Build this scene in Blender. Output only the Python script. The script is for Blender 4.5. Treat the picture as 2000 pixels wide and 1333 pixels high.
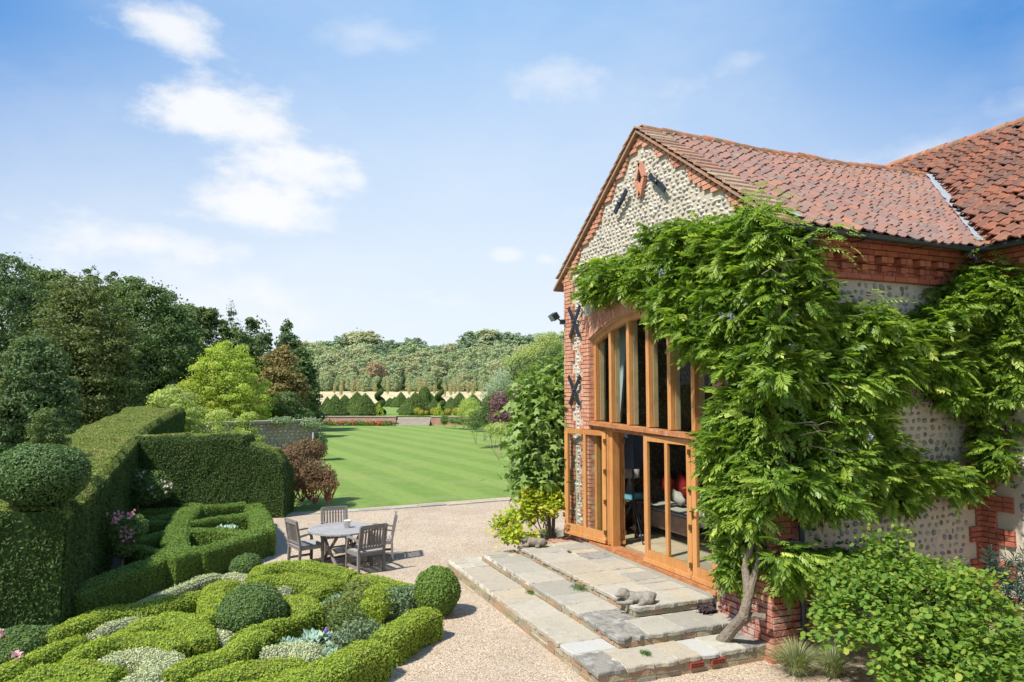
import bpy, math, random
import numpy as np
from mathutils import Vector, Matrix, noise as mnoise
R = math.radians
SC = bpy.context.scene
COL = SC.collection
for o in list(bpy.data.objects): bpy.data.objects.remove(o)
random.seed(7); rng = np.random.default_rng(11)

# ---------------------------------------------------------------- camera, sky, sun
YAW, PITCH, CAM, FPX = R(22.138), R(4.136), np.array([-6.263, -6.972, 3.249]), 1380.845
cd = bpy.data.cameras.new('camera'); cam = bpy.data.objects.new('camera', cd); COL.objects.link(cam)
cam.location = CAM; cam.rotation_euler = (R(90)+PITCH, 0, -YAW)
cd.sensor_width = 36; cd.lens = FPX/2000*36; cd.clip_end = 5000; cd.clip_start = .05
SC.camera = cam
SUN_EL, SUN_DIR = R(54), (-0.94, -0.33)          # horizontal direction towards the sun
hl = math.hypot(*SUN_DIR)
sun_v = Vector((SUN_DIR[0]/hl*math.cos(SUN_EL), SUN_DIR[1]/hl*math.cos(SUN_EL), math.sin(SUN_EL)))
ld = bpy.data.lights.new('sun', 'SUN'); ld.energy = 2.85; ld.angle = R(2.5); ld.color = (1, .95, .86)
sun = bpy.data.objects.new('sun', ld); COL.objects.link(sun); sun.location = (-20, -5, 30)
sun.rotation_euler = sun_v.to_track_quat('Z', 'Y').to_euler()
SC.view_settings.view_transform = 'Standard'; SC.view_settings.look = 'None'
SC.view_settings.exposure = 1.37; SC.view_settings.gamma = 1

W_ = bpy.data.worlds.new('World'); SC.world = W_; W_.use_nodes = True
nt = W_.node_tree; nt.nodes.clear()
def wn(t, **k):
    n = nt.nodes.new(t)
    for a, b in k.items(): setattr(n, a, b)
    return n
wl = nt.links.new
sky = wn('ShaderNodeTexSky', sky_type='NISHITA', sun_disc=False, sun_elevation=SUN_EL,
         sun_rotation=math.atan2(SUN_DIR[0], SUN_DIR[1]), air_density=1.0, dust_density=.7, ozone_density=1.6)
skys = wn('ShaderNodeVectorMath', operation='SCALE'); skys.inputs['Scale'].default_value = .145
wl(sky.outputs[0], skys.inputs[0])
tc = wn('ShaderNodeTexCoord')
def wmath(op, a, b=None, clamp=False):
    n = wn('ShaderNodeMath', operation=op, use_clamp=clamp)
    for i, v in enumerate((a, b)):
        if v is None: continue
        if isinstance(v, (int, float)): n.inputs[i].default_value = v
        else: wl(v, n.inputs[i])
    return n.outputs[0]
sx = wn('ShaderNodeSeparateXYZ'); wl(tc.outputs['Generated'], sx.inputs[0])
az = wmath('MULTIPLY', wmath('ARCTAN2', sx.outputs[0], sx.outputs[1]), 180/math.pi)
el = wmath('MULTIPLY', wmath('ARCSINE', sx.outputs[2]), 180/math.pi)
def wnoise(scale, detail, rough, off=0):
    m = wn('ShaderNodeMapping'); m.inputs['Location'].default_value = (off, off*.7, off*.3); m.inputs['Scale'].default_value = (1, 1, 1.9)
    wl(tc.outputs['Generated'], m.inputs[0])
    n = wn('ShaderNodeTexNoise'); n.inputs['Scale'].default_value = scale; n.inputs['Detail'].default_value = detail
    n.inputs['Roughness'].default_value = rough; wl(m.outputs[0], n.inputs['Vector']); return n.outputs[0]
n1 = wnoise(9, 8, .55); n2 = wnoise(26, 6, .6, 3.1); n3 = wnoise(3.2, 6, .6, 5.5)
dist = wmath('ADD', wmath('MULTIPLY', wmath('SUBTRACT', n1, .5), 2.6), wmath('MULTIPLY', wmath('SUBTRACT', n2, .5), 1.1))
cloud = None
# cumulus: (azimuth, elevation, half width, half height, softness, strength)
for ca, ce, ra, re, soft, st in ((-1.6, 20.4, 7.0, 2.5, .7, 1), (2.2, 19.8, 6.0, 3.6, .8, 1), (2.6, 17.0, 7.0, 3.6, .7, 1), (6.6, 16.4, 4.0, 1.6, .7, .9),
        (1.9, 13.9, 6.8, 2.8, .8, 1), (-4.6, 25.3, 3.6, 1.9, .8, .95), (-7.0, 10.6, 10.5, 2.1, .9, .95), (-2.5, 7.0, 17, 3.4, 1.2, .8),
        (10.0, 27.2, 5.0, 1.8, 1.1, .4), (26, 24.4, 7, 2.6, 1.0, .5), (34.5, 22.8, 5, 2.6, 1.0, .45), (41, 24.4, 3.6, 2.2, 1.1, .45),
        (21.8, 11.0, 1.6, .7, .6, .6), (25, 10.7, 1.3, .6, .7, .5), (52, 16.5, 6, 2.0, 1.0, .55), (59, 18.5, 4, 2, 1.1, .5), (28.5, 14.5, 2.2, .7, 1, .3)):
    dx = wmath('DIVIDE', wmath('SUBTRACT', az, ca), ra); dy = wmath('DIVIDE', wmath('SUBTRACT', el, ce), re)
    r2 = wmath('SQRT', wmath('ADD', wmath('MULTIPLY', dx, dx), wmath('MULTIPLY', dy, dy)))
    v = wmath('DIVIDE', wmath('SUBTRACT', wmath('ADD', 1.12, dist), r2), soft*1.45, clamp=True)
    v = wmath('MULTIPLY', wmath('MULTIPLY', wmath('MULTIPLY', v, v), wmath('SUBTRACT', 3.0, wmath('MULTIPLY', v, 2.0))), st*.92)
    cloud = v if cloud is None else wmath('MAXIMUM', cloud, v)
wisp = wmath('MULTIPLY', wmath('MULTIPLY', wmath('SUBTRACT', n3, .45), 2.6, clamp=True), .24)
cloud = wmath('MAXIMUM', cloud, wisp)
def mix(a, b, f):
    n = wn('ShaderNodeMix', data_type='RGBA'); wl(f, n.inputs[0])
    for i, v in ((6, a), (7, b)):
        if isinstance(v, tuple): n.inputs[i].default_value = v
        else: wl(v, n.inputs[i])
    return n.outputs[2]
# clear-day colours: white haze at the horizon, azure above, deeper toward both flanks
cr = wn('ShaderNodeValToRGB'); E_ = cr.color_ramp.elements
wl(wmath('DIVIDE', el, 90.0, clamp=True), cr.inputs[0])
for i, (p_, c_) in enumerate(((0, (.325, .348, .378)), (.12, (.290, .328, .375)), (.21, (.228, .288, .370)), (.33, (.130, .220, .352)), (.7, (.08, .17, .34)))):
    if i > 1: E_.new(p_)
    E_[i].position = p_; E_[i].color = (*c_, 1)
ad = wmath('ABSOLUTE', wmath('SUBTRACT', az, 20.0))
dpt = wmath('MULTIPLY', wmath('POWER', wmath('DIVIDE', ad, 38.0), 2.0, clamp=True), wmath('MULTIPLY', wmath('SUBTRACT', el, 7.0), 1/17., clamp=True))
dpt = wmath('MULTIPLY', wmath('MULTIPLY', dpt, wmath('DIVIDE', wmath('SUBTRACT', 100.0, ad), 35.0, clamp=True)), .9)
c = mix(cr.outputs[0], (.010, .095, .265, 1), dpt)
c = mix(c, skys.outputs[0], wmath('ADD', .04, 0.0))
c = mix(c, (.385, .388, .394, 1), cloud)
bg = wn('ShaderNodeBackground'); bg.inputs[1].default_value = 1.0
wl(c, bg.inputs[0]); wo = wn('ShaderNodeOutputWorld'); wl(bg.outputs[0], wo.inputs[0])

# ---------------------------------------------------------------- measuring helpers (photo point -> point of the place)
FW = np.array([math.sin(YAW)*math.cos(PITCH), math.cos(YAW)*math.cos(PITCH), math.sin(PITCH)])
RT = np.array([math.cos(YAW), -math.sin(YAW), 0.]); UP = np.cross(RT, FW); FH = np.array([math.sin(YAW), math.cos(YAW), 0.])
def ray(x, y): return FW + RT*(x-1000)/FPX - UP*(y-666.5)/FPX
def onz(x, y, z=0.): d = ray(x, y); return CAM + d*(z-CAM[2])/d[2]
def onx(x, y, X=0.): d = ray(x, y); return CAM + d*(X-CAM[0])/d[0]
def ony(x, y, Y=0.): d = ray(x, y); return CAM + d*(Y-CAM[1])/d[1]
def ond(x, y, D): d = ray(x, y); return CAM + d*D/(d@FH)
def garden(s, t): p = CAM + RT*s + FH*t; return p[0], p[1]

def ground_z(x, y):
    t = (x-CAM[0])*FH[0] + (y-CAM[1])*FH[1]; s = (x-CAM[0])*RT[0] + (y-CAM[1])*RT[1]
    def sm(a, b, v): v = min(1, max(0, (v-a)/(b-a))); return v*v*(3-2*v)
    z = 0.0 if t < 70 else .8
    z += 2.6*sm(124, 176, t)
    z += 9*sm(180, 330, t)*(1 + .35*math.sin(s*.022+1.2))
    z += 3*sm(60, 170, s)*sm(60, 200, t)
    return z

# ---------------------------------------------------------------- object helpers
def tag(o, label=None, cat=None, group=None, kind=None):
    if label: o['label'] = label
    if cat: o['category'] = cat
    if group: o['group'] = group
    if kind: o['kind'] = kind
    return o
def thing(name, label, cat, loc=(0, 0, 0), rz=0, group=None):
    o = bpy.data.objects.new(name, None); COL.objects.link(o)
    o.location = [float(v) for v in loc]; o.rotation_euler = (0, 0, rz); o.empty_display_size = .2
    return tag(o, label, cat, group)
def copy_tree(o, parent=None):
    c = o.copy(); COL.objects.link(c)
    if parent: c.parent = parent
    for ch in [q for q in KIDS.get(o.name, [])]: 
        d = copy_tree(ch, c); KIDS.setdefault(c.name, []).append(d)
    return c
KIDS = {}
def nrm(v):
    l = np.linalg.norm(v, axis=-1, keepdims=True); l[l == 0] = 1; return v/l
_k = rng.normal(size=(14, 3)); _p = rng.uniform(0, 6.28, 14)
def vnoise(P, s=1.0):
    a = np.zeros(len(P))
    for i in range(14): a += np.sin((P@_k[i])*s*(1+.13*i)+_p[i])
    return a/5.0

class M:
    """collects polygons (vertices, faces, material index, per-face random value) for ONE mesh"""
    def __init__(s): s.V = []; s.n = 0; s.G = []
    def add(s, V, F, mi=0, rnd=None):
        V = np.asarray(V, float).reshape(-1, 3); F = np.asarray(F, int); F = F.reshape(-1, F.shape[-1])
        if rnd is None: rnd = rng.random(len(F))
        elif np.isscalar(rnd): rnd = np.full(len(F), float(rnd))
        s.V.append(V); s.G.append((F+s.n, mi, np.asarray(rnd, float))); s.n += len(V); return s
    def box(s, c, d, rz=0, mi=0, rnd=None, ry=0, rx=0):
        c = np.array(c, float); d = np.array(d, float)/2
        P = np.array([[x, y, z] for z in (-1, 1) for y in (-1, 1) for x in (-1, 1)], float)*d
        m = np.array(Matrix.Rotation(rz, 3, 'Z') @ Matrix.Rotation(ry, 3, 'Y') @ Matrix.Rotation(rx, 3, 'X'))
        P = P@m.T + c
        return s.add(P, BOXF, mi, rng.random() if rnd is None else rnd)
    def beam(s, a, b, w, h, mi=0, rnd=None, up=(0, 0, 1)):
        a = np.array(a, float); b = np.array(b, float); t = b-a; t /= np.linalg.norm(t)
        u = np.cross(t, up)
        if np.linalg.norm(u) < 1e-4: u = np.cross(t, (1, 0, 0))
        u /= np.linalg.norm(u); v = np.cross(u, t)
        P = [p + u*w/2*i + v*h/2*j for p in (a, b) for j in (-1, 1) for i in (-1, 1)]
        return s.add(P, BOXF, mi, rng.random() if rnd is None else rnd)
    def tube(s, path, rad, n=8, mi=0, rnd=None, cap=True):
        path = np.array(path, float); K = len(path)
        rad = np.full(K, rad) if np.isscalar(rad) else np.array(rad, float)
        T = np.gradient(path, axis=0); T = nrm(T); V = []
        ref = np.array([0, 0, 1.]) if abs(T[0][2]) < .9 else np.array([1., 0, 0])
        u = np.cross(T[0], ref); u /= np.linalg.norm(u)
        for i in range(K):
            u = u - T[i]*(u@T[i]); u /= np.linalg.norm(u); v = np.cross(T[i], u)
            a = np.arange(n)*2*math.pi/n
            V.append(path[i] + rad[i]*(np.cos(a)[:, None]*u + np.sin(a)[:, None]*v))
        F = [[i*n+j, i*n+(j+1) % n, (i+1)*n+(j+1) % n, (i+1)*n+j] for i in range(K-1) for j in range(n)]
        s.add(np.concatenate(V), F, mi, rng.random() if rnd is None else rnd)
        if cap:
            for k, o in ((0, -1), (K-1, 1)):
                s.add(V[k], [list(range(n))[::-o]], mi, .5)
        return s
    def lathe(s, prof, c=(0, 0, 0), n=16, mi=0, rnd=None):
        a = np.arange(n)*2*math.pi/n; V = []
        for r, z in prof: V.append(np.stack([c[0]+r*np.cos(a), c[1]+r*np.sin(a), np.full(n, c[2]+z)], 1))
        F = [[i*n+j, i*n+(j+1) % n, (i+1)*n+(j+1) % n, (i+1)*n+j] for i in range(len(prof)-1) for j in range(n)]
        return s.add(np.concatenate(V), F, mi, rnd)
    def ball(s, c, r, n=12, mi=0, nz=.0, ns=4, rnd=None):
        c = np.array(c, float); r = np.array([r]*3 if np.isscalar(r) else r, float); m = n
        th = np.linspace(0.02, math.pi-.02, m+1); a = np.arange(2*n)*math.pi/n
        P = np.array([[math.sin(t)*math.cos(b), math.sin(t)*math.sin(b), math.cos(t)] for t in th for b in a])
        if nz: P = P*(1+nz*vnoise(P+c, ns))[:, None]
        k = 2*n
        F = [[i*k+j, (i+1)*k+j, (i+1)*k+(j+1) % k, i*k+(j+1) % k] for i in range(m) for j in range(k)]
        return s.add(P*r+c, F, mi, rnd)
    def leaves(s, P, N, L, Wd, mi=0, tilt=.6, fold=0., down=0., jit=.3):
        n = len(P)
        if not n: return s
        N = nrm(N + tilt*rng.normal(size=(n, 3)))
        t = rng.normal(size=(n, 3)); t[:, 2] -= down; t = nrm(t - N*np.sum(t*N, 1)[:, None]); b = np.cross(N, t)
        L = (L*(1+jit*rng.uniform(-1, 1, n)))[:, None]; Wd = (Wd*(1+jit*rng.uniform(-1, 1, n)))[:, None]
        V = np.stack([P-t*L/2, P+b*Wd/2+N*fold*Wd-t*L*.08, P+t*L/2, P-b*Wd/2+N*fold*Wd-t*L*.08], 1).reshape(-1, 3)
        return s.add(V, np.arange(4*n).reshape(n, 4), mi, np.clip(.62*rng.random(n)+.19+.26*vnoise(P, 1.1)+.10*vnoise(P, 4.), 0, 1))
    def sample(s, n, groups=None):
        A = []; Vs = np.concatenate(s.V)
        for F, mi, r in s.G:
            for k in range(1, F.shape[1]-1): A.append(F[:, [0, k, k+1]])
        T = np.concatenate(A); p = Vs[T]; cr = np.cross(p[:, 1]-p[:, 0], p[:, 2]-p[:, 0]); ar = np.linalg.norm(cr, axis=1)/2
        if n < 0: n = int(-n*ar.sum())
        i = rng.choice(len(T), n, p=ar/ar.sum()); u = rng.random((n, 2)); f = u.sum(1) > 1; u[f] = 1-u[f]
        P = p[i, 0] + u[:, :1]*(p[i, 1]-p[i, 0]) + u[:, 1:]*(p[i, 2]-p[i, 0]); return P, nrm(cr[i])
    def coat(s, dens, L, Wd, mi=1, tilt=.55, depth=.02, zmin=None, bump=.0, bs=3., amp=0., outward=True):
        """cover every face gathered so far with leaves (dens per square metre)"""
        P, N = s.sample(-dens)
        if outward: g_ = np.sign(((P-np.concatenate(s.V).mean(0))*N).sum(1)); g_[g_ == 0] = 1; N = N*g_[:, None]
        if zmin is not None: k = P[:, 2] > zmin; P, N = P[k], N[k]
        P = P + N*(rng.uniform(-.1, 1.4, len(P))*depth + amp*np.maximum(vnoise(P, bs), -.2))[:, None]
        return s.leaves(P, N, L, Wd, mi, tilt)
    def build(s, name, mats, parent=None, smooth=False, loc=None):
        V = np.concatenate(s.V); me = bpy.data.meshes.new(name)
        if loc is not None: V = V - np.array(loc, float)
        li = np.concatenate([g[0].ravel() for g in s.G]); tot = np.concatenate([np.full(len(g[0]), g[0].shape[1]) for g in s.G])
        me.vertices.add(len(V)); me.vertices.foreach_set('co', V.ravel().astype(np.float32))
        me.loops.add(len(li)); me.loops.foreach_set('vertex_index', li.astype(np.int32))
        me.polygons.add(len(tot)); st = np.concatenate([[0], np.cumsum(tot)[:-1]])
        me.polygons.foreach_set('loop_start', st.astype(np.int32))
        me.polygons.foreach_set('material_index', np.concatenate([np.full(len(g[0]), g[1]) for g in s.G]).astype(np.int32))
        me.update(calc_edges=True)
        at = me.attributes.new('rnd', 'FLOAT', 'FACE'); at.data.foreach_set('value', np.concatenate([g[2] for g in s.G]).astype(np.float32))
        if smooth: me.polygons.foreach_set('use_smooth', np.full(len(tot), True))
        else: me.polygons.foreach_set('use_smooth', np.full(len(tot), False))
        for m in (mats if isinstance(mats, (list, tuple)) else [mats]): me.materials.append(m)
        o = bpy.data.objects.new(name, me); COL.objects.link(o)
        if parent: o.parent = parent; KIDS.setdefault(parent.name, []).append(o)
        if loc is not None: o.location = [float(v) for v in loc]
        return o
BOXF = [[0, 2, 3, 1], [4, 5, 7, 6], [0, 1, 5, 4], [2, 6, 7, 3], [0, 4, 6, 2], [1, 3, 7, 5]]

# ---------------------------------------------------------------- materials
def mat(name, ramp, rough=.7, spec=.3, transl=0., noise=None, bump=None, rnd=True, metal=0., coords='Object', tcol=None, grain=None):
    """ramp: list of colours picked by the per-face random value; noise=(scale, amount, colour); bump=(scale, strength, kind)"""
    m = bpy.data.materials.new(name); m.use_nodes = True; t = m.node_tree; b = t.nodes['Principled BSDF']; lk = t.links.new
    def nd(k, **a):
        n = t.nodes.new(k)
        for x, y in a.items(): setattr(n, x, y)
        return n
    tco = nd('ShaderNodeTexCoord')
    if len(ramp) > 1:
        cr = nd('ShaderNodeValToRGB'); e = cr.color_ramp.elements
        while len(e) < len(ramp): e.new(.5)
        for i, c_ in enumerate(ramp): e[i].position = i/(len(ramp)-1); e[i].color = (*c_, 1)
        if rnd: at = nd('ShaderNodeAttribute', attribute_name='rnd'); lk(at.outputs['Fac'], cr.inputs[0])
        else:
            nz = nd('ShaderNodeTexNoise'); nz.inputs['Scale'].default_value = rnd or 5; nz.inputs['Detail'].default_value = 6
            lk(tco.outputs[coords], nz.inputs['Vector']); lk(nz.outputs[0], cr.inputs[0])
        colr = cr.outputs[0]
    else:
        rg = nd('ShaderNodeRGB'); rg.outputs[0].default_value = (*ramp[0], 1); colr = rg.outputs[0]
    for st in (noise or []):
        sc, amt, cc, lo, hi = st
        nz = nd('ShaderNodeTexNoise'); nz.inputs['Scale'].default_value = sc; nz.inputs['Detail'].default_value = 7; nz.inputs['Roughness'].default_value = .62
        lk(tco.outputs[coords], nz.inputs['Vector'])
        mr = nd('ShaderNodeMapRange'); mr.inputs[1].default_value = lo; mr.inputs[2].default_value = hi; mr.inputs[4].default_value = amt; lk(nz.outputs[0], mr.inputs[0])
        mx = nd('ShaderNodeMix', data_type='RGBA'); lk(mr.outputs[0], mx.inputs[0]); lk(colr, mx.inputs[6]); mx.inputs[7].default_value = (*cc, 1); colr = mx.outputs[2]
    if grain:
        for gs, amt, cc, lo, hi in grain:
            mp = nd('ShaderNodeMapping'); mp.inputs['Scale'].default_value = gs; lk(tco.outputs[coords], mp.inputs[0]); nz = nd('ShaderNodeTexNoise'); nz.inputs['Scale'].default_value = 1; nz.inputs['Detail'].default_value = 8; nz.inputs['Roughness'].default_value = .65; lk(mp.outputs[0], nz.inputs['Vector'])
            mr = nd('ShaderNodeMapRange'); mr.inputs[1].default_value = lo; mr.inputs[2].default_value = hi; mr.inputs[4].default_value = amt; lk(nz.outputs[0], mr.inputs[0])
            mx = nd('ShaderNodeMix', data_type='RGBA'); lk(mr.outputs[0], mx.inputs[0]); lk(colr, mx.inputs[6]); mx.inputs[7].default_value = (*cc, 1); colr = mx.outputs[2]
    lk(colr, b.inputs['Base Color'])
    b.inputs['Roughness'].default_value = rough; b.inputs['Specular IOR Level'].default_value = spec; b.inputs['Metallic'].default_value = metal
    if bump:
        sc, stg, kind = bump
        if kind == 'v': nz = nd('ShaderNodeTexVoronoi'); nz.inputs['Scale'].default_value = sc
        else: nz = nd('ShaderNodeTexNoise'); nz.inputs['Scale'].default_value = sc; nz.inputs['Detail'].default_value = 6
        lk(tco.outputs[coords], nz.inputs['Vector']); bp = nd('ShaderNodeBump'); bp.inputs['Strength'].default_value = stg; bp.inputs['Distance'].default_value = .02
        lk(nz.outputs[0], bp.inputs['Height']); lk(bp.outputs[0], b.inputs['Normal'])
    if transl:
        tr = nd('ShaderNodeBsdfTranslucent'); mxs = nd('ShaderNodeMixShader'); mxs.inputs[0].default_value = transl
        hs = nd('ShaderNodeMix', data_type='RGBA', blend_type='MULTIPLY'); hs.inputs[0].default_value = 1; lk(colr, hs.inputs[6]); hs.inputs[7].default_value = (*(tcol or (1.5, 1.7, .6)), 1)
        lk(hs.outputs[2], tr.inputs[0])
        lk(b.outputs[0], mxs.inputs[1]); lk(tr.outputs[0], mxs.inputs[2]); lk(mxs.outputs[0], t.nodes['Material Output'].inputs[0])
    return m
def leafm(name, ramp, transl=.25, rough=.6, spec=.2, patch=None):
    ramp = [(min(r_*1.32, .6), min(g_*1.30, .6), b_*1.1) for r_, g_, b_ in ramp]
    nz = [(.9, .35, tuple(v*.66 for v in ramp[0]), .45, .7)]
    if patch: nz.append(patch)
    return mat(name, ramp, rough, spec, transl, noise=nz)
MT = {}
MT['mortar'] = mat('mortar', [(.48, .41, .315)], .95, .1, noise=[(6, .5, (.34, .31, .27), .4, .7), (40, .3, (.55, .52, .46), .45, .7)], bump=(60, .4, 'n'))
MT['brick'] = mat('brick', [(.45, .20, .125), (.52, .245, .155), (.57, .29, .19), (.48, .215, .135), (.54, .30, .215), (.41, .175, .12)], .85, .2,
                  noise=[(3, .35, (.55, .38, .30), .55, .75), (25, .35, (.25, .09, .06), .5, .75)], bump=(70, .5, 'n'))
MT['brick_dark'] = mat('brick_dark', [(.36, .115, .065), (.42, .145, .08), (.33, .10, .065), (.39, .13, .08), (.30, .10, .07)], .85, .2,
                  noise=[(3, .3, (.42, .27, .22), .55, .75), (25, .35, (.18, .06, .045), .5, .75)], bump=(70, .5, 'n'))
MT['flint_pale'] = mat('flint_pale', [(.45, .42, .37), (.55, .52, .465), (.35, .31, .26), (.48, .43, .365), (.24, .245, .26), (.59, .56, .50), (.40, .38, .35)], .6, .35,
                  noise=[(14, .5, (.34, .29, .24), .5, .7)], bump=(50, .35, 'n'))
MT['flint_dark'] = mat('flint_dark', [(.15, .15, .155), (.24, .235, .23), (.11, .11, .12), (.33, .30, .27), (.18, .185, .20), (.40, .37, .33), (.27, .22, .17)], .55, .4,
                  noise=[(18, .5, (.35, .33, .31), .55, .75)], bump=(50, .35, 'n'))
MT['tile'] = mat('tile', [(.27, .135, .10), (.21, .125, .105), (.32, .155, .105), (.17, .12, .11), (.28, .15, .12), (.23, .155, .13), (.30, .14, .095), (.16, .13, .12)], .88, .2,
                  noise=[(1.3, .6, (.20, .14, .13), .45, .66), (7, .5, (.27, .22, .17), .52, .7), (35, .35, (.14, .09, .075), .5, .75)], bump=(45, .4, 'n'))
MT['tile_dark'] = mat('tile_dark', [(.28, .105, .06), (.18, .085, .06), (.34, .12, .065), (.13, .075, .06), (.24, .10, .065), (.17, .10, .08), (.31, .11, .06), (.22, .12, .085)], .88, .2,
                  noise=[(1.9, .6, (.12, .075, .06), .44, .66), (9, .5, (.20, .15, .10), .52, .72)], bump=(45, .4, 'n'))
MT['moss'] = mat('moss', [(.10, .10, .05), (.16, .13, .07), (.24, .20, .12), (.06, .06, .035)], .95, .1, noise=[(12, .7, (.05, .05, .03), .45, .65), (3, .5, (.42, .22, .06), .6, .72)], bump=(50, .8, 'n'))
MT['ridge'] = mat('ridge', [(.36, .15, .09), (.28, .13, .09), (.44, .17, .09), (.30, .17, .12)], .9, .15, noise=[(5, .8, (.14, .12, .07), .45, .6), (3, .7, (.5, .27, .07), .62, .72)], bump=(40, .5, 'n'))
MT['lead'] = mat('lead', [(.27, .29, .32)], .6, .4, noise=[(9, .5, (.30, .32, .35), .4, .7)], bump=(20, .5, 'n'))
MT['oak'] = mat('oak', [(.46, .205, .06), (.53, .25, .085), (.39, .165, .045)], .45, .4, noise=[(3.5, .55, (.34, .125, .03), .5, .72)], grain=[((60, 60, 2.2), .6, (.30, .12, .035), .48, .66), ((38, 38, 1.2), .45, (.58, .36, .17), .52, .68), ((9, 9, .5), .35, (.40, .31, .20), .55, .7)], bump=(30, .15, 'n'))
MT['oak_worn'] = mat('oak_worn', [(.34, .13, .05), (.42, .18, .065)], .6, .3, noise=[(7, .7, (.26, .09, .04), .48, .6), (11, .6, (.50, .40, .28), .55, .7)], bump=(30, .3, 'n'))
MT['wood_pale_sunlit'] = mat('wood_pale_sunlit', [(.52, .40, .23), (.48, .36, .20)], .6, .3, noise=[(6, .4, (.24, .15, .07), .5, .7)], bump=(30, .15, 'n'))  # pale wood, brightened further to stand in for sun on the posts
MT['iron'] = mat('iron', [(.012, .016, .026)], .45, .5, bump=(60, .2, 'n'))
MT['brass'] = mat('brass', [(.25, .16, .06)], .35, .6, metal=.9)
MT['gutter'] = mat('gutter', [(.022, .032, .045)], .35, .5, noise=[(8, .3, (.05, .06, .065), .5, .7)])
MT['greybox'] = mat('greybox', [(.34, .37, .38)], .5, .4)
MT['flag'] = mat('flag', [(0.370, 0.330, 0.255), (0.400, 0.362, 0.290), (0.320, 0.292, 0.240), (0.410, 0.340, 0.240), (0.340, 0.318, 0.265), (0.280, 0.258, 0.215), (0.430, 0.400, 0.330)], .9, .15,
                 noise=[(2.5, .45, (.27, .255, .23), .45, .7), (11, .5, (.22, .205, .18), .52, .72), (7, .45, (.50, .48, .43), .58, .75)], bump=(28, .5, 'n'))
MT['flag_grey'] = mat('flag_grey', [(.24, .222, .19), (.30, .28, .245)], .9, .15, noise=[(9, .7, (.13, .125, .12), .48, .6), (5, .5, (.42, .41, .39), .55, .68)], bump=(22, .9, 'n'))
MT['flag_white'] = mat('flag_white', [(.40, .39, .36)], .85, .2, noise=[(5, .5, (.42, .42, .40), .5, .7)], bump=(22, .4, 'n'))
MT['flag_red'] = mat('flag_red', [(.36, .21, .155)], .9, .15, noise=[(6, .6, (.28, .17, .13), .45, .65)], bump=(22, .4, 'n'))
MT['stepbrick'] = mat('stepbrick', [(.34, .28, .17), (.29, .25, .165), (.36, .24, .145), (.31, .19, .12), (.25, .23, .165), (.39, .34, .235)], .9, .15,
                 noise=[(8, .6, (.22, .20, .13), .5, .7)], bump=(50, .6, 'n'))
MT['stepmortar'] = mat('stepmortar', [(.52, .49, .42)], .95, .1, noise=[(5, .8, (.16, .155, .105), .45, .62)], bump=(50, .4, 'n'))
MT['terracotta'] = mat('terracotta', [(.32, .07, .045)], .8, .2)
MT['black'] = mat('black', [(.004, .004, .004)], .6, .3)
MT['bark'] = mat('bark', [(.19, .155, .12), (.24, .20, .16)], .95, .1, noise=[(9, .6, (.10, .08, .06), .45, .65)], bump=(35, .9, 'n'))
MT['bark_dark'] = mat('bark_dark', [(.06, .048, .036), (.09, .07, .05)], .95, .1, bump=(12, .8, 'n'))
MT['twig'] = mat('twig', [(.36, .29, .21), (.28, .22, .15)], .9, .1)
MT['teak'] = mat('teak', [(.17, .145, .125), (.22, .195, .175), (.14, .115, .10), (.25, .23, .215)], .8, .25, noise=[(9, .5, (.11, .085, .07), .48, .7), (30, .3, (.30, .28, .265), .52, .7)], bump=(40, .3, 'n'))
MT['teak_pale'] = mat('teak_pale', [(.27, .265, .26), (.33, .325, .32), (.30, .285, .27)], .8, .25, noise=[(9, .5, (.20, .19, .185), .48, .7)], bump=(40, .3, 'n'))
MT['pot'] = mat('pot', [(.72, .70, .62)], .5, .4)
MT['stone'] = mat('stone', [(.25, .225, .19)], .95, .1, noise=[(9, .6, (.14, .12, .10), .45, .65), (22, .5, (.38, .36, .32), .55, .7)], bump=(35, .8, 'n'))
MT['stone_brown'] = mat('stone_brown', [(.21, .175, .14)], .95, .1, noise=[(9, .6, (.11, .09, .07), .45, .65), (22, .5, (.34, .31, .27), .55, .7)], bump=(35, .8, 'n'))
MT['keystone'] = mat('keystone', [(.58, .60, .62)], .8, .2, noise=[(9, .4, (.45, .46, .47), .5, .7)])
def glass():
    m = bpy.data.materials.new('window_glass'); m.use_nodes = True; t = m.node_tree; t.nodes.clear()
    o = t.nodes.new('ShaderNodeOutputMaterial'); tr = t.nodes.new('ShaderNodeBsdfTransparent'); tr.inputs[0].default_value = (.86, .90, .88, 1)
    gl = t.nodes.new('ShaderNodeBsdfGlossy'); gl.inputs['Roughness'].default_value = .01; lw = t.nodes.new('ShaderNodeLayerWeight'); lw.inputs[0].default_value = .5; fr = t.nodes.new('ShaderNodeMapRange'); pw = t.nodes.new('ShaderNodeMath'); pw.operation = 'POWER'; pw.inputs[1].default_value = 6; t.links.new(lw.outputs['Facing'], pw.inputs[0]); t.links.new(pw.outputs[0], fr.inputs[0]); fr.inputs[3].default_value = .018; fr.inputs[4].default_value = 1
    mx = t.nodes.new('ShaderNodeMixShader'); t.links.new(fr.outputs[0], mx.inputs[0]); t.links.new(tr.outputs[0], mx.inputs[1]); t.links.new(gl.outputs[0], mx.inputs[2])
    t.links.new(mx.outputs[0], o.inputs[0]); return m
MT['glass'] = glass()
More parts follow.
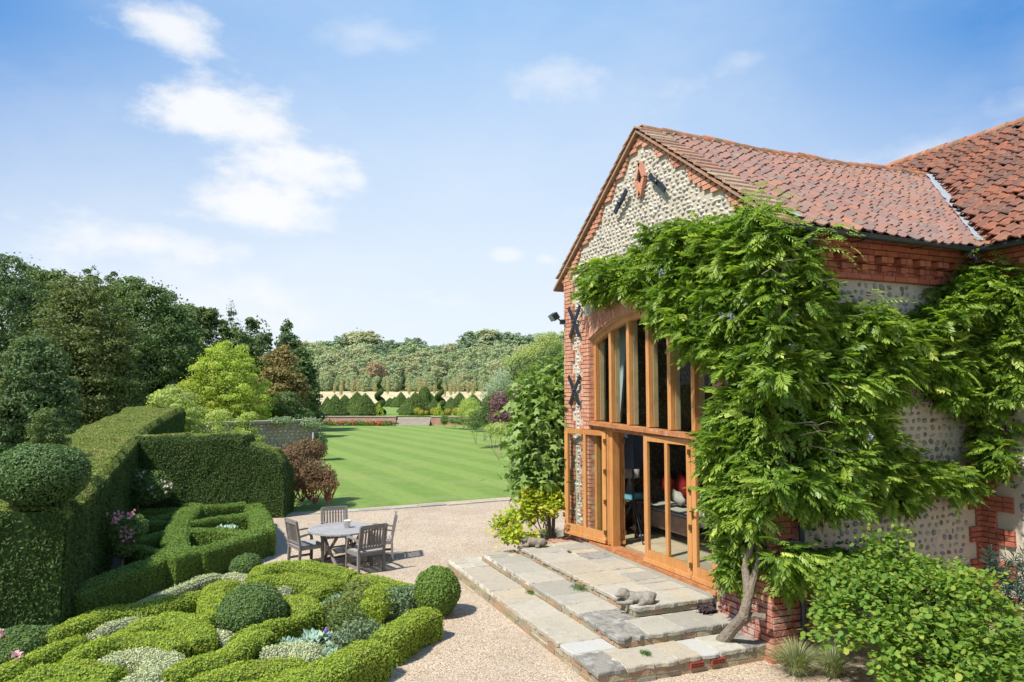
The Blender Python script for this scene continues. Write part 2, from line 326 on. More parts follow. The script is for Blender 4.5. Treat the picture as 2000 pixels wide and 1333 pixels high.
# ---------------------------------------------------------------- ground
def ground_mat(name, kind):
    m = bpy.data.materials.new(name); m.use_nodes = True; t = m.node_tree; b = t.nodes['Principled BSDF']; lk = t.links.new
    def nd(k, **a):
        n = t.nodes.new(k)
        for x, y in a.items(): setattr(n, x, y)
        return n
    tco = nd('ShaderNodeTexCoord')
    def ramp(src, els):
        cr = nd('ShaderNodeValToRGB'); e = cr.color_ramp.elements
        while len(e) < len(els): e.new(.5)
        for i, (p, c_) in enumerate(els): e[i].position = p; e[i].color = (*c_, 1)
        lk(src, cr.inputs[0]); return cr.outputs[0]
    def noise(s, d=6, r=.6):
        n = nd('ShaderNodeTexNoise'); n.inputs['Scale'].default_value = s; n.inputs['Detail'].default_value = d; n.inputs['Roughness'].default_value = r
        lk(tco.outputs['Object'], n.inputs['Vector']); return n.outputs[0]
    def mx(a, b_, f, bt='MIX'):
        n = nd('ShaderNodeMix', data_type='RGBA', blend_type=bt)
        for i, v in ((0, f), (6, a), (7, b_)):
            if isinstance(v, tuple): n.inputs[i].default_value = (*v, 1)
            elif isinstance(v, float): n.inputs[i].default_value = v
            else: lk(v, n.inputs[i])
        return n.outputs[2]
    b.inputs['Roughness'].default_value = .95; b.inputs['Specular IOR Level'].default_value = .12
    if kind == 'gravel':
        v = nd('ShaderNodeTexVoronoi'); v.inputs['Scale'].default_value = 62; lk(tco.outputs['Object'], v.inputs['Vector'])
        sp = nd('ShaderNodeSeparateColor'); lk(v.outputs['Color'], sp.inputs[0])
        c1 = ramp(sp.outputs[0], [(0, (.18, .12, .07)), (.2, (.36, .28, .195)), (.45, (.48, .39, .285)), (.7, (.56, .475, .365)), (.86, (.39, .26, .155)), (1, (.70, .63, .53))])
        c2 = mx(c1, (.27, .20, .145), ramp(noise(.55), [(.42, (0, 0, 0)), (.75, (.55, .55, .55))]))
        c2 = mx(c2, (.44, .365, .305), ramp(noise(1.7), [(.45, (0, 0, 0)), (.8, (.5, .5, .5))]))
        c2 = mx(c2, (.30, .20, .12), ramp(noise(.9, 8, .7), [(.56, (0, 0, 0)), (.72, (.55, .55, .55))]))
        c2 = mx(c2, (.22, .16, .11), ramp(noise(9, 5, .8), [(.64, (0, 0, 0)), (.74, (.5, .5, .5))]))
        lk(c2, b.inputs['Base Color'])
        bp = nd('ShaderNodeBump'); bp.inputs['Strength'].default_value = .9; bp.inputs['Distance'].default_value = .012; bp.invert = True
        lk(v.outputs['Distance'], bp.inputs['Height']); lk(bp.outputs[0], b.inputs['Normal'])
    elif kind == 'lawn':
        # mown stripes: the grass lies over one way and then the other
        s = nd('ShaderNodeSeparateXYZ'); lk(tco.outputs['Object'], s.inputs[0])
        def ma(op, a, b_):
            n = nd('ShaderNodeMath', operation=op)
            for i, v in enumerate((a, b_)):
                if isinstance(v, (int, float)): n.inputs[i].default_value = v
                elif v is not None: lk(v, n.inputs[i])
            return n.outputs[0]
        x = ma('ADD', s.outputs[0], ma('MULTIPLY', s.outputs[1], .092))
        x = ma('ADD', x, ma('MULTIPLY', noise(.8, 3), .35))
        w = ma('SINE', ma('MULTIPLY', x, 2*math.pi/2.05), None)
        st = ramp(ma('ADD', ma('MULTIPLY', w, 1.6), .5), [(0, (.142, .227, .047)), (1, (.188, .272, .063))])
        c = mx(st, (.21, .27, .09), ramp(noise(1.1), [(.46, (0, 0, 0)), (.8, (.8, .8, .8))]))
        c = mx(c, (.10, .17, .032), ramp(noise(4, 8, .75), [(.45, (0, 0, 0)), (.72, (.7, .7, .7))]))
        c = mx(c, (.26, .30, .10), ramp(noise(55, 4, .7), [(.52, (0, 0, 0)), (.75, (.5, .5, .5))]))
        c = mx(c, (.27, .27, .11), ramp(noise(.33, 7, .7), [(.50, (0, 0, 0)), (.74, (.55, .55, .55))]))
        c = mx(c, (.36, .31, .19), ramp(noise(2.6, 6, .75), [(.63, (0, 0, 0)), (.76, (.7, .7, .7))]))
        lk(c, b.inputs['Base Color'])
        bp = nd('ShaderNodeBump'); bp.inputs['Strength'].default_value = .7; bp.inputs['Distance'].default_value = .03
        lk(noise(60, 5, .7), bp.inputs['Height']); lk(bp.outputs[0], b.inputs['Normal'])
    elif kind == 'field':
        c = ramp(noise(.15), [(.3, (.43, .35, .20)), (.55, (.52, .44, .27)), (.75, (.36, .34, .16))])
        c = mx(c, (.30, .25, .14), ramp(noise(3), [(.45, (0, 0, 0)), (.8, (.6, .6, .6))]))
        lk(c, b.inputs['Base Color'])
    elif kind == 'soil':
        c = ramp(noise(5), [(.3, (.05, .036, .024)), (.7, (.10, .075, .05))]); lk(c, b.inputs['Base Color'])
        bp = nd('ShaderNodeBump'); bp.inputs['Strength'].default_value = .8; lk(noise(30), bp.inputs['Height']); lk(bp.outputs[0], b.inputs['Normal'])
    return m
MT['gravel'] = ground_mat('gravel', 'gravel'); MT['lawn'] = ground_mat('lawn', 'lawn'); MT['field'] = ground_mat('field', 'field'); MT['soil'] = ground_mat('soil', 'soil')
MT['rough_grass'] = mat('rough_grass', [(.09, .14, .03), (.13, .17, .045)], .95, .1, rnd=False, noise=[(1.5, .6, (.20, .20, .07), .45, .7), (20, .5, (.05, .08, .02), .45, .7)], bump=(30, .6, 'n'))

# terrain: one sheet to the horizon, in garden directions (s to the right, t away from the house)
tv = np.concatenate([np.arange(-40, 60, 4.), [69.98], np.arange(70, 200, 5.), np.arange(200, 420, 12.), [600, 1000, 2000, 4000]])
sv = np.concatenate([[-4000, -1500, -700, -400], np.arange(-250, 251, 10.), [400, 700, 1500, 4000]])
V = []
for t in tv:
    for s in sv:
        x, y = garden(s, t); V.append((x, y, ground_z(x, y) if t < 420 else ground_z(*garden(s, 420)) - (t-420)*.02))
nS = len(sv); F = [[i*nS+j, i*nS+j+1, (i+1)*nS+j+1, (i+1)*nS+j] for i in range(len(tv)-1) for j in range(nS-1)]
tag(M().add(V, F).build('ground', MT['rough_grass'], smooth=True), kind='structure')
def sheet(name, pts, z, m, kind='structure'):
    q = M(); q.add([(x, y, z if z is not None else 0) for x, y in pts], [list(range(len(pts)))]); return tag(q.build(name, m), kind=kind)
LE = [onz(x, y)[:2] for x, y in ((540, 1006), (575, 1003), (760, 993), (1010, 974), (1120, 962))]     # near edge of the lawn
lawn_pts = [tuple(LE[0]), tuple(LE[-1]), (6.0, 14.0), (10.5, 28), (19, 50), garden(8.2, 69.9), garden(-20, 69.9), (-8, 40), (-6.2, 22), (-5.5, 14)]
sheet('lawn', lawn_pts, .012, MT['lawn'])
# gravel court
sheet('gravel', [(-9.4, -12), (8, -12), (8, 14), tuple(LE[-1]), tuple(LE[0]), (-8.5, 13.4), (-9.4, 3)], .008, MT['gravel'])
sheet('soil', [(-10, -2), (-6.2, -2), (-5.2, 1.0), (-3.75, 2.75), (-3.8, 3.3), (-5.6, 5.9), (-8.3, 5.0), (-10, 3)], .016, MT['soil'])
sheet('soil', [(-8.3, 5.0), (-5.45, 8.0), (-5.2, 12.6), (-8.8, 13.5), (-8.9, 5)], .020, MT['soil'])
# upper lawn beyond the retaining wall and the dry field
for nm, tt, s0, s1, mm in (('lawn', (70.05, 78, 86, 94, 102, 110, 118, 126), -20, 28, MT['lawn']), ('field', (126, 130, 135, 140, 146, 152, 160, 168, 180), -60, 80, MT['field'])):
    V = []; K = 12
    for t in tt:
        for k in range(K+1):
            x, y = garden(s0+(s1-s0)*k/K, t); V.append((x, y, ground_z(x, y)+.08))
    F = [[i*(K+1)+j, i*(K+1)+j+1, (i+1)*(K+1)+j+1, (i+1)*(K+1)+j] for i in range(len(tt)-1) for j in range(K)]
    tag(M().add(V, F).build(nm, mm, smooth=True), kind='structure')
# stone edging between lawn and gravel
q = M()
for i in range(len(LE)-1):
    a, b = np.array(LE[i]), np.array(LE[i+1]); n = max(1, int(np.linalg.norm(b-a)/.75))
    for k in range(n):
        p0 = a+(b-a)*(k/n+.004); p1 = a+(b-a)*((k+1)/n-.004); d = (b-a)/np.linalg.norm(b-a); nn = np.array([d[1], -d[0]])
        w = .36+.03*rng.normal(); z = .035+.006*rng.normal()
        P = [p0+nn*.0, p1, p1+nn*w, p0+nn*w]
        q.add([(*p, -.05) for p in P]+[(*p, z) for p in P], [[4, 7, 6, 5], [0, 4, 5, 1], [1, 5, 6, 2], [2, 6, 7, 3], [3, 7, 4, 0]], 0, rng.random())
tag(q.build('path', MT['flag']), kind='structure')

# ---------------------------------------------------------------- the barn
WG, LW = 5.64, 3.81            # gable width (Y), length of side wall to the wing (X)
RY, RZ, SL = 2.82, 7.60, .70   # ridge line and slope of the main roof
YJ, BAY = 4.616, .597          # left jamb of the opening, width of one bay
YE = YJ-6*BAY
def roof_z(y): return RZ-SL*abs(y-RY)
def arch_z(y, extra=0.):       # underside of the brick arch
    c = (YJ+YE)/2; rr = 4.51+extra; d = y-c
    return 4.60-4.51+math.sqrt(max(rr*rr-d*d, .01))
barn = thing('barn', 'flint and brick barn with orange pantile roofs and tall arched oak framed window', 'barn', (0, 0, 0))
# walls (mortar core) ------------------------------------------------
q = M(); TH = .34; X0 = .028
ys = sorted(set([0, WG]+[YE+(YJ-YE)*k/36 for k in range(37)]+list(np.linspace(0, YE, 6))+list(np.linspace(YJ, WG, 6))+[RY]))
for a, b in zip(ys[:-1], ys[1:]):
    m_ = (a+b)/2; inside = YE < m_ < YJ
    za, zb = (arch_z(a), arch_z(b)) if inside else (0, 0)
    ta, tb = roof_z(a)-.06, roof_z(b)-.06
    for X in (X0, TH): q.add([(X, a, za), (X, b, zb), (X, b, tb), (X, a, ta)], [[0, 3, 2, 1] if X == X0 else [0, 1, 2, 3]])
    if inside: q.add([(X0, a, za), (X0, b, zb), (TH, b, zb), (TH, a, za)], [[0, 1, 2, 3]]); 
    if inside: q.box(((X0+TH)/2, m_, .24), (TH-X0, b-a+.0, .48))
for y in (YE, YJ): q.add([(X0, y, 0), (TH, y, 0), (TH, y, arch_z(y)), (X0, y, arch_z(y))], [[0, 1, 2, 3]])
q.add([(X0, WG, 0), (TH, WG, 0), (TH, WG, 5.5), (X0, WG, 5.5)], [[0, 1, 2, 3]])
# side wall Y=0.028 and wing wall X=LW
q.add([(X0, .028, 0), (LW+.028, .028, 0), (LW+.028, .028, 5.45), (X0, .028, 5.45)], [[0, 1, 2, 3]])
q.add([(LW+.028, .028, 0), (LW+.028, -7, 0), (LW+.028, -7, 5.45), (LW+.028, .028, 5.45)], [[0, 1, 2, 3]])
q.add([(X0, WG, 0), (LW+4, WG, 0), (LW+4, WG, 5.6), (X0, WG, 5.6)], [[0, 3, 2, 1]])
# wing end (out of view) keeps the volume closed
q.add([(LW, -7, 0), (12, -7, 0), (12, -7, 5.3), (8, -7, 8.2), (LW, -7, 5.3)], [[0, 1, 2, 3, 4]])
q.add([(12, -7, 0), (12, 9, 0), (12, 9, 5.3), (12, -7, 5.3)], [[0, 1, 2, 3]])
wall = q.build('wall', MT['mortar'], barn)
# bricks -------------------------------------------------------------
def bricks(q, org, u, nn, courses, mi=0, ch=.075, proud=.016, header_end=True, jit=.003):
    """courses: list of (z, [(u0,u1),...]); real bricks laid along u on the face with outward normal nn"""
    org, u, nn = (np.array(v, float) for v in (org, u, nn)); up = np.array([0, 0, 1.])
    for ci, (z, spans) in enumerate(courses):
        for u0, u1 in spans:
            x = u0; k = ci
            first = True
            while x < u1-.03:
                w = .215 if (k % 2 == 0) else .1025
                if first and ci % 2: w = .1025
                if x+w > u1-.06: w = u1-x-.0
                w = min(w, u1-x)
                h = ch-.0135; d = proud+rng.normal()*jit; m = .0068
                a = org+u*(x+m)+up*(z+rng.normal()*.001); P = []
                for dz in (0, h):
                    for du in (0, w-2*m):
                        for dn in (-.05, d): P.append(a+u*du+up*dz+nn*dn)
                q.add(P, [[1, 3, 7, 5], [0, 1, 5, 4], [3, 2, 6, 7], [5, 7, 6, 4], [0, 2, 3, 1]], mi, rng.random())
                x += w; k += 1; first = False
q = M(); cs = []
U = (0, 1, 0); NN = (-1, 0, 0)
courses = []
z = .0; i = 0
flint_rows = []     # occupied brick spans, to keep cobbles clear
def tooth(i, a, b, per=3): return a if (i//per) % 2 == 0 else b
BR = {}
while z < RZ-.1:
    sp = []; zt = z+.04
    lo, hi = 0., WG
    if zt > 5.42: lo = RY-(RZ-.09-zt)/SL; hi = RY+(RZ-.09-zt)/SL
    if hi-lo > .1:
        if zt < 5.42:
            # left pier: outer quoin, flint strip with keyed edges, jamb
            a = tooth(i, .30, .41, 3) if z > .9 else .40
            sp.append((WG-a, WG))
            jb = YJ+tooth(i+1, .30, .40, 2)
            if z < arch_z(YJ, .3)+.12: sp.append((YJ+.0, jb))
            # right pier
            jr = YE-tooth(i+1, .22, .34, 2)
            if z < 4.5: sp.append((jr, YE))
            sp.append((0, tooth(i, .34, .45, 3)))
        else:
            st = i % 4
            wdt = (.23, .19, .13, .07)[st]
            slope_len = abs(hi-RY)
            big = (abs(zt-5.55) < .16) or (abs(zt-6.28) < .16)
            if big: wdt = .30
            if hi-lo > 2*wdt+.05: sp += [(hi-wdt, hi), (lo, lo+wdt)]
            else: sp.append((lo, hi))
    BR[i] = (z, sp); courses.append((z, sp)); z += .0755; i += 1
bricks(q, (0, 0, 0), U, NN, courses)
# returns of the jambs (brick reveal)
for y, s in ((YJ, -1), (YE, 1)):
    bricks(q, (0, y, .0), (1, 0, 0), (0, s, 0), [(.0755*k, [(0, .32)]) for k in range(7, 56)], proud=.004)
# outer (far) corner return
bricks(q, (0, WG, 0), (1, 0, 0), (0, 1, 0), [(.0755*k, [(0, .45)]) for k in range(0, 72)], proud=.01)
# arch: two rings of bricks on edge
c_ = (YJ+YE)/2; zc = 4.60-4.51
for ring, (r0, r1) in enumerate(((4.515, 4.715), (4.72, 4.90))):
    a0 = math.asin((YJ-c_+.02)/4.51); n = int(2*a0*4.6/.076)
    for k in range(n):
        a = -a0+(k+.06)*2*a0/n; b = -a0+(k+.94)*2*a0/n
        if abs((a+b)/2) < .018 and True: continue
        P = []
        d = -(.016+rng.normal()*.003)
        for X in (.3 if ring == 0 else .06, d):
            for rr in (r0, r1):
                for t_ in (a, b): P.append((X, c_+rr*math.sin(t_), zc+rr*math.cos(t_)))
        q.add(P, BOXF, 0, rng.random())
# diamond opening in the gable
for (y0, z0, y1, z1) in ((2.78, 7.01, 2.90, 6.74), (2.90, 6.74, 2.78, 6.45), (2.78, 6.45, 2.66, 6.74), (2.66, 6.74, 2.78, 7.01)):
    q.beam((-.02, y0, z0), (-.02, y1, z1), .075, .065, rnd=rng.random(), up=(1, 0, 0))
q.box((.0, 2.78, 6.62), (.06, .11, .12))
gb = q.build('brick_quoin', MT['brick'], barn)
tag(gb, 'orange brick quoins, arch and verge toothing of the sunlit gable')
q = M(); q.add([(-.010, 2.78, 6.95), (-.010, 2.88, 6.74), (-.010, 2.78, 6.66), (-.010, 2.68, 6.74)], [[0, 1, 2, 3]])
q.build('vent_opening', MT['black'], barn)
# cobbles ------------------------------------------------------------
ICO = None
def cobbles(q, org, u, nn, inside, u0, u1, z0, z1, du, dz, size, mi=0, prot=.5, jit=.18):
    global ICO
    if ICO is None:
        bm = bmesh.new(); bmesh.ops.create_icosphere(bm, subdivisions=2, radius=1); bm.verts.ensure_lookup_table()
        ICO = (np.array([v.co[:] for v in bm.verts]), np.array([[v.index for v in f.verts] for f in bm.faces])); bm.free()
    org, u, nn = (np.array(v, float) for v in (org, u, nn)); up = np.array([0, 0, 1.])
    zz = z0; r = 0
    while zz < z1:
        x = u0+(du/2 if r % 2 else 0)+rng.uniform(-.2, .2)*du
        while x < u1:
            w = du*rng.uniform(.72, 1.28)
            px_, pz_ = x+rng.normal()*du*.06, zz+rng.normal()*dz*.10
            if inside(px_, pz_):
                a = rng.uniform(-.5, .5); sx_, sz_, sn = size[0]*w/du*rng.uniform(.62, 1.08), size[1]*rng.uniform(.6, 1.2), size[2]*rng.uniform(.7, 1.2)
                V = ICO[0]*(1+.16*vnoise(ICO[0]*1.0+rng.normal(size=3)*9, 1.7))[:, None]
                X_ = V[:, 0]*sx_; Z_ = V[:, 2]*sz_; X2 = X_*math.cos(a)-Z_*math.sin(a); Z2 = X_*math.sin(a)+Z_*math.cos(a)
                P = org+np.outer(px_+X2, u)+np.outer(pz_+Z2, up)+np.outer(V[:, 1]*sn-size[2]*(.45-prot*.2), nn)
                q.add(P, ICO[1], mi, rng.random())
            x += w
        zz += dz; r += 1
import bmesh
def in_gable(y, z):
    if z > 7.25 or z < .6: return False
    i = int(z/.0755)
    if i in BR:
        for a, b in BR[i][1]:
            if a-.035 < y < b+.035: return False
        for ii in (i-1, i+1):
            if ii in BR:
                for a, b in BR[ii][1]:
                    if a-.0 < y < b+.0: return False
    lim = (RZ-.16-z)/SL if z > 5.42 else 9
    if abs(y-RY) > lim: return False
    if YE-.02 < y < YJ+.02:
        rr = math.hypot(y-c_, z-zc)
        if z < 4.2 or rr < 4.93: return False
    if z < 4.45 and (YE-.35 < y < YE): return False
    if y < 0.1 or y > WG-.1: return False
    dd = abs(y-2.78)/.17+abs(z-6.73)/.31
    if dd < 1: return False
    return True
q = M(); cobbles(q, (X0, 0, 0), U, NN, in_gable, .1, WG-.1, .65, 7.3, .118, .071, (.057, .034, .042))
gf = q.build('flint_facing', MT['flint_pale'], barn, smooth=True)
tag(gf, 'pale rounded cobbles in rows on the gable')
# side wall: brick pier, corbel bands, flint panels -------------------
q = M(); nB = int(5.3/.0755)
sc_ = []
for i in range(nB):
    z = i*.0755; a = tooth(i, .42, .52, 4) if z > .75 else .62
    sp = [(0, a if z < 4.72 else LW)]
    if z < 4.72: sp.append((LW-tooth(i, .10, .24, 3), LW))
    sc_.append((z, sp))
bricks(q, (0, 0, 0), (1, 0, 0), (0, -1, 0), sc_)
def corbel(q, org, u, nn, u0, u1):
    org, u, nn = (np.array(v, float) for v in (org, u, nn))
    def blk(ua, ub, z, h, d):
        m = .005; P = []
        for dz in (m, h-m):
            for uu in (ua+m, ub-m):
                for dn in (-.03, d+rng.normal()*.002): P.append(org+u*uu+np.array([0, 0, z+dz])+nn*dn)
        q.add(P, [[1, 3, 7, 5], [0, 1, 5, 4], [3, 2, 6, 7], [5, 7, 6, 4], [0, 2, 3, 1]], 0, rng.random())
    def run(z, d, st=0):
        x = u0-st
        while x < u1: blk(max(x, u0), min(x+.222, u1), z, .075, d) if min(x+.222, u1)-max(x, u0) > .03 else None; x += .222
    run(4.76, .045); run(5.085, .10); run(5.16, .13, .11); run(5.235, .10)
    x = u0+.05
    while x < u1-.25:
        blk(x+.06, x+.165, 4.87, .085, .095); blk(x+.0, x+.11, 4.985, .085, .15); blk(x+.113, x+.225, 4.985, .085, .15); x += .36
corbel(q, (0, 0, 0), (1, 0, 0), (0, -1, 0), .02, LW-.02)
corbel(q, (LW, 0, 0), (0, -1, 0), (-1, 0, 0), .02, 7)
wc = []
for i in range(nB):
    z = i*.0755; wc.append((z, [(0, tooth(i, .22, .46, 3) if z < 4.72 else 7)]))
bricks(q, (LW, 0, 0), (0, -1, 0), (-1, 0, 0), wc)
tag(q.build('brick_quoin', MT['brick_dark'], barn), 'dark red brick quoins and dentilled eaves band of the side walls')
q = M()
def in_side(x, z): return .56 < x < LW-.26 and not (z < .85 and x < .68) and z < 4.70
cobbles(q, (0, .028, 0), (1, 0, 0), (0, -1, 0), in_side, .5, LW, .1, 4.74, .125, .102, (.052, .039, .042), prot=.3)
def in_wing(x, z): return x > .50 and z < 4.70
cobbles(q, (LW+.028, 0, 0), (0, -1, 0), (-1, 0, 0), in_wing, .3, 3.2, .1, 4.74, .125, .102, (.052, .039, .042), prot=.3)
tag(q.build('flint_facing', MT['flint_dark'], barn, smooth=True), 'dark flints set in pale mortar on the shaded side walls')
# keystone
M().add([(-.03, c_-.07, 4.60), (-.03, c_+.07, 4.60), (-.03, c_+.10, 5.0), (-.03, c_-.10, 5.0), (.1, c_-.07, 4.60), (.1, c_+.07, 4.60), (.1, c_+.10, 5.0), (.1, c_-.10, 5.0)],
        [[0, 1, 2, 3], [0, 4, 5, 1], [1, 5, 6, 2], [2, 6, 7, 3], [3, 7, 4, 0]]).build('keystone', MT['keystone'], barn)
# battered plinths of the near pier and the left pier (worn, limewashed bricks)
MT['brick_worn'] = mat('brick_worn', [(.36, .12, .075), (.44, .18, .12), (.30, .10, .07), (.40, .19, .15)], .9, .15, noise=[(5, .8, (.46, .35, .30), .48, .62), (25, .35, (.2, .08, .06), .5, .75)], bump=(40, .9, 'n'))
for far_ in (False, True):
    q = M()
    for i in range(9):
        z = i*.0755; ex = .09*(1-i/9)**1.3+.012
        for (org, u, nn, L_) in ((((-ex, WG-.95, 0), (0, 1, 0), (-1, 0, 0), .97), ((-ex, WG+ex, 0), (1, 0, 0), (0, 1, 0), .4)) if far_ else (((-ex, 0-ex, 0), (1, 0, 0), (0, -1, 0), .62), ((-ex, -ex, 0), (0, 1, 0), (-1, 0, 0), 1.0))):
            bricks(q, org, u, nn, [(z, [(0, L_)])], proud=.004, jit=.006)
    q.build('plinth', MT['brick_worn'], barn)
# ---------------------------------------------------------------- roofs
def tile_grid(q, org, u, dn, nrmv, nu, nv, w, g, keep, amp=.028, mi=0, lip=.022):
    """pantiles: nu across along u, nv courses down along dn; each tile an S-curved sheet with a thick lower edge"""
    org, u, dn, nv_ = (np.array(v, float) for v in (org, u, dn, nrmv)); K = 7
    t = np.linspace(0, 1, K); prof = amp*(np.sin(t*2*math.pi-2.2)+.35*np.sin(t*4*math.pi+.6))
    for j in range(nv):
        for i in range(nu):
            if not keep(i*w+w/2, j*g+g/2): continue
            du_, dv_, dh = rng.normal()*.006, rng.normal()*.010+(.05 if rng.random() < .012 else 0), rng.normal()*.006; rr = rng.random(); tw = rng.normal()*.05
            ed = .05*np.sin(np.clip((t-.12)/.76, 0, 1)*math.pi)**.6
            top = [org+u*(i*w+x*w*1.03+du_)+dn*(j*g-.03)+nv_*(h) for x, h in zip(t, prof)]
            bot = [org+u*(i*w+x*w*1.03+du_)+dn*(j*g+g+dv_+e_+tw*x)+nv_*(h+lip+dh) for x, h, e_ in zip(t, prof, ed-.03)]
            und = [p-nv_*.020 for p in bot]
            V = top+bot+und
            F = [[k, k+K, k+K+1, k+1] for k in range(K-1)]+[[k+K, k+2*K, k+2*K+1, k+K+1] for k in range(K-1)]
            q.add(V, F, mi, rr)
sl = math.hypot(1, SL)
# main roof, near slope
roof = None
q = M(); g = .19; nv = int(3.82/g)+1; w = .2
def valley_x(y): return 3.62+(y+.33)*1.01        # where the two slopes meet
def keep_main(x, v): y = RY-v/sl; return x+.30 < valley_x(y)-.02
tile_grid(q, (.28, RY, RZ), (1, 0, 0), (0, -1/sl, -SL/sl), (0, -SL/sl, 1/sl), 34, nv, w, g, keep_main)
# boarding just below the tiles so nothing shows through
q.add([(0, RY, RZ-.05), (7, RY, RZ-.05), (3.7, -.33, roof_z(-.33)-.05), (0, -.33, roof_z(-.33)-.05)], [[0, 3, 2, 1]], 0, .3)
q.add([(0, RY, RZ-.03), (8, RY, RZ-.03), (8, 6.05, roof_z(6.05)-.03), (0, 6.05, roof_z(6.05)-.03)], [[0, 1, 2, 3]], 0, .3)
def sag(q):
    for v in q.V: v[:, 2] -= .055*np.sin(np.clip((v[:, 0]-.5)/6.4, 0, 1)*math.pi)+.012*np.sin(v[:, 0]*3.1)*np.clip(v[:, 0]-.4, 0, 1)
sag(q)
mr = q.build('roof', MT['tile'], barn); tag(mr, 'weathered pinkish pantile slope over the side wall')
# wing roof
WX, WZ, WS = 3.46, 5.36, .69; wl_ = math.hypot(1, WS)
q = M(); nvw = int(4.6*wl_/.2)+1
def keep_wing(yy, v):                                # yy measured from Y=6.8 toward -Y, v measured down from the ridge
    y = 7.0-yy; x = 8.05-v/wl_
    return x > WX-.1 and (y < RY+.2 and (x-3.62)/1.01-.33 > y+.05 or (y >= RY+.2 and WZ+WS*(x-WX) > roof_z(y)+.02)) 
tile_grid(q, (8.05, 7.0, WZ+WS*(8.05-WX)), (0, -1, 0), (-1/wl_, 0, -WS/wl_), (-WS/wl_, 0, 1/wl_), 68, int(4.62*wl_/.23)+1, .2, .23, keep_wing, amp=.034, lip=.028)
zt_ = WZ+WS*(8.05-WX)-.06
q.add([(8.05, -7, zt_), (8.05, 8, zt_), (WX+.0, -.4, WZ-.06), (WX, -7, WZ-.06)], [[0, 1, 2, 3]], 0, .3)
q.add([(8.05, -7, zt_), (8.05, 8, zt_), (12.4, 8, WZ-.1), (12.4, -7, WZ-.1)], [[0, 3, 2, 1]], 0, .3)
wr = q.build('roof', MT['tile_dark'], barn); tag(wr, 'deep orange pantile slope of the taller wing')
def ridge(q, a, b, rad, n):
    a, b = np.array(a, float), np.array(b, float); L_ = np.linalg.norm(b-a); k = int(L_/.42); d = (b-a)/L_
    side = np.cross(d, (0, 0, 1.)); side /= np.linalg.norm(side); th = np.linspace(-.35, math.pi+.35, 11)
    for i in range(k):
        p0 = a+d*(i*L_/k); p1 = a+d*((i+1)*L_/k-.0); r0 = rad*.93; r1 = rad*1.03; rr = rng.random(); dz = rng.normal()*.006
        V = []
        for p, r_ in ((p0, r0), (p1, r1), (p1, r1-.02)):
            for t_ in th: V.append(p+side*r_*math.cos(t_)+np.array([0, 0, r_*math.sin(t_)+dz]))
        n_ = len(th); F = [[m_*n_+j, m_*n_+j+1, (m_+1)*n_+j+1, (m_+1)*n_+j] for m_ in (0, 1) for j in range(n_-1)]
        q.add(V, F, 0, rr)
q = M()
ridge(q, (6.75, RY, RZ-.035), (.02, RY, RZ-.045), .115, 9)
sag(q)
rt_ = q.build('ridge_tiles', MT['ridge'], mr)
q = M(); ridge(q, (8.05, 8, zt_+.02), (8.05, -7, zt_+.02), .12, 9); q.build('ridge_tiles', MT['ridge'], wr)
# mossy bedding under the ridge tiles
q = M()
for k in range(150):
    x = .3+k*.043; 
    if x > 6.6: break
    q.ball((x, RY-.125-.02*rng.random(), RZ-.095), (.045, .035, .03), 4, nz=.35, ns=5, rnd=rng.random())
sag(q)
for k in range(330):
    y = 6.0-k*.04; q.ball((8.05-.15-.02*rng.random(), y, zt_-.055), (.035, .045, .03), 4, nz=.35, ns=5, rnd=rng.random())
q.build('moss', MT['moss'], barn)
# verge: overlapping plain tiles stepping down the gable edge
q = M()
for sgn in (-1, 1):
    n = 19; gl = .19
    for k in range(n):
        s0 = k*gl; y0 = RY+sgn*s0/sl; z0 = RZ-SL*s0/sl+.035; s1 = s0+gl+.07; y1 = RY+sgn*s1/sl; z1 = RZ-SL*s1/sl+.072
        wd = .40 if sgn < 0 else .3
        if y1 < -.38 or y1 > 6.06: break
        P = []
        for dz in (-.028, 0):
            for (yy, zz) in ((y0, z0), (y1, z1)):
                for xx in (-.10+rng.normal()*.004, -.10+wd+rng.normal()*.006): P.append((xx, yy, zz+dz))
        q.add(P, [[0, 1, 3, 2], [4, 6, 7, 5], [0, 4, 5, 1], [2, 3, 7, 6], [0, 2, 6, 4], [1, 5, 7, 3]], 0, rng.random())
    # mortar fillet and underside slab
    ye = -.33 if sgn < 0 else 6.0
    for (x0_, x1_, zo, hh) in ((-.075, .3, -.02, .05),):
        a = np.array([(x0_+x1_)/2, RY, RZ+zo]); b = np.array([(x0_+x1_)/2, ye, roof_z(ye)+zo]); q.beam(a, b, x1_-x0_, hh, 0, .55, up=(1, 0, 0)) if False else q.add(
            [(x0_, RY, RZ+zo), (x1_, RY, RZ+zo), (x1_, ye, roof_z(ye)+zo), (x0_, ye, roof_z(ye)+zo), (x0_, RY, RZ+zo-hh), (x1_, RY, RZ+zo-hh), (x1_, ye, roof_z(ye)+zo-hh), (x0_, ye, roof_z(ye)+zo-hh)],
            [[0, 1, 2, 3], [4, 7, 6, 5], [0, 3, 7, 4], [2, 6, 7, 3], [1, 5, 6, 2]], 0, .7)
MT['verge'] = mat('verge', [(.40, .28, .19), (.30, .18, .13), (.42, .31, .22), (.34, .17, .11), (.28, .21, .16)], .9, .15, noise=[(4, .6, (.20, .15, .11), .45, .65), (9, .5, (.50, .42, .32), .58, .72)], bump=(45, .5, 'n'))
tag(q.build('verge_tiles', MT['verge'], barn), 'buff overlapping tiles stepping down the gable edge')
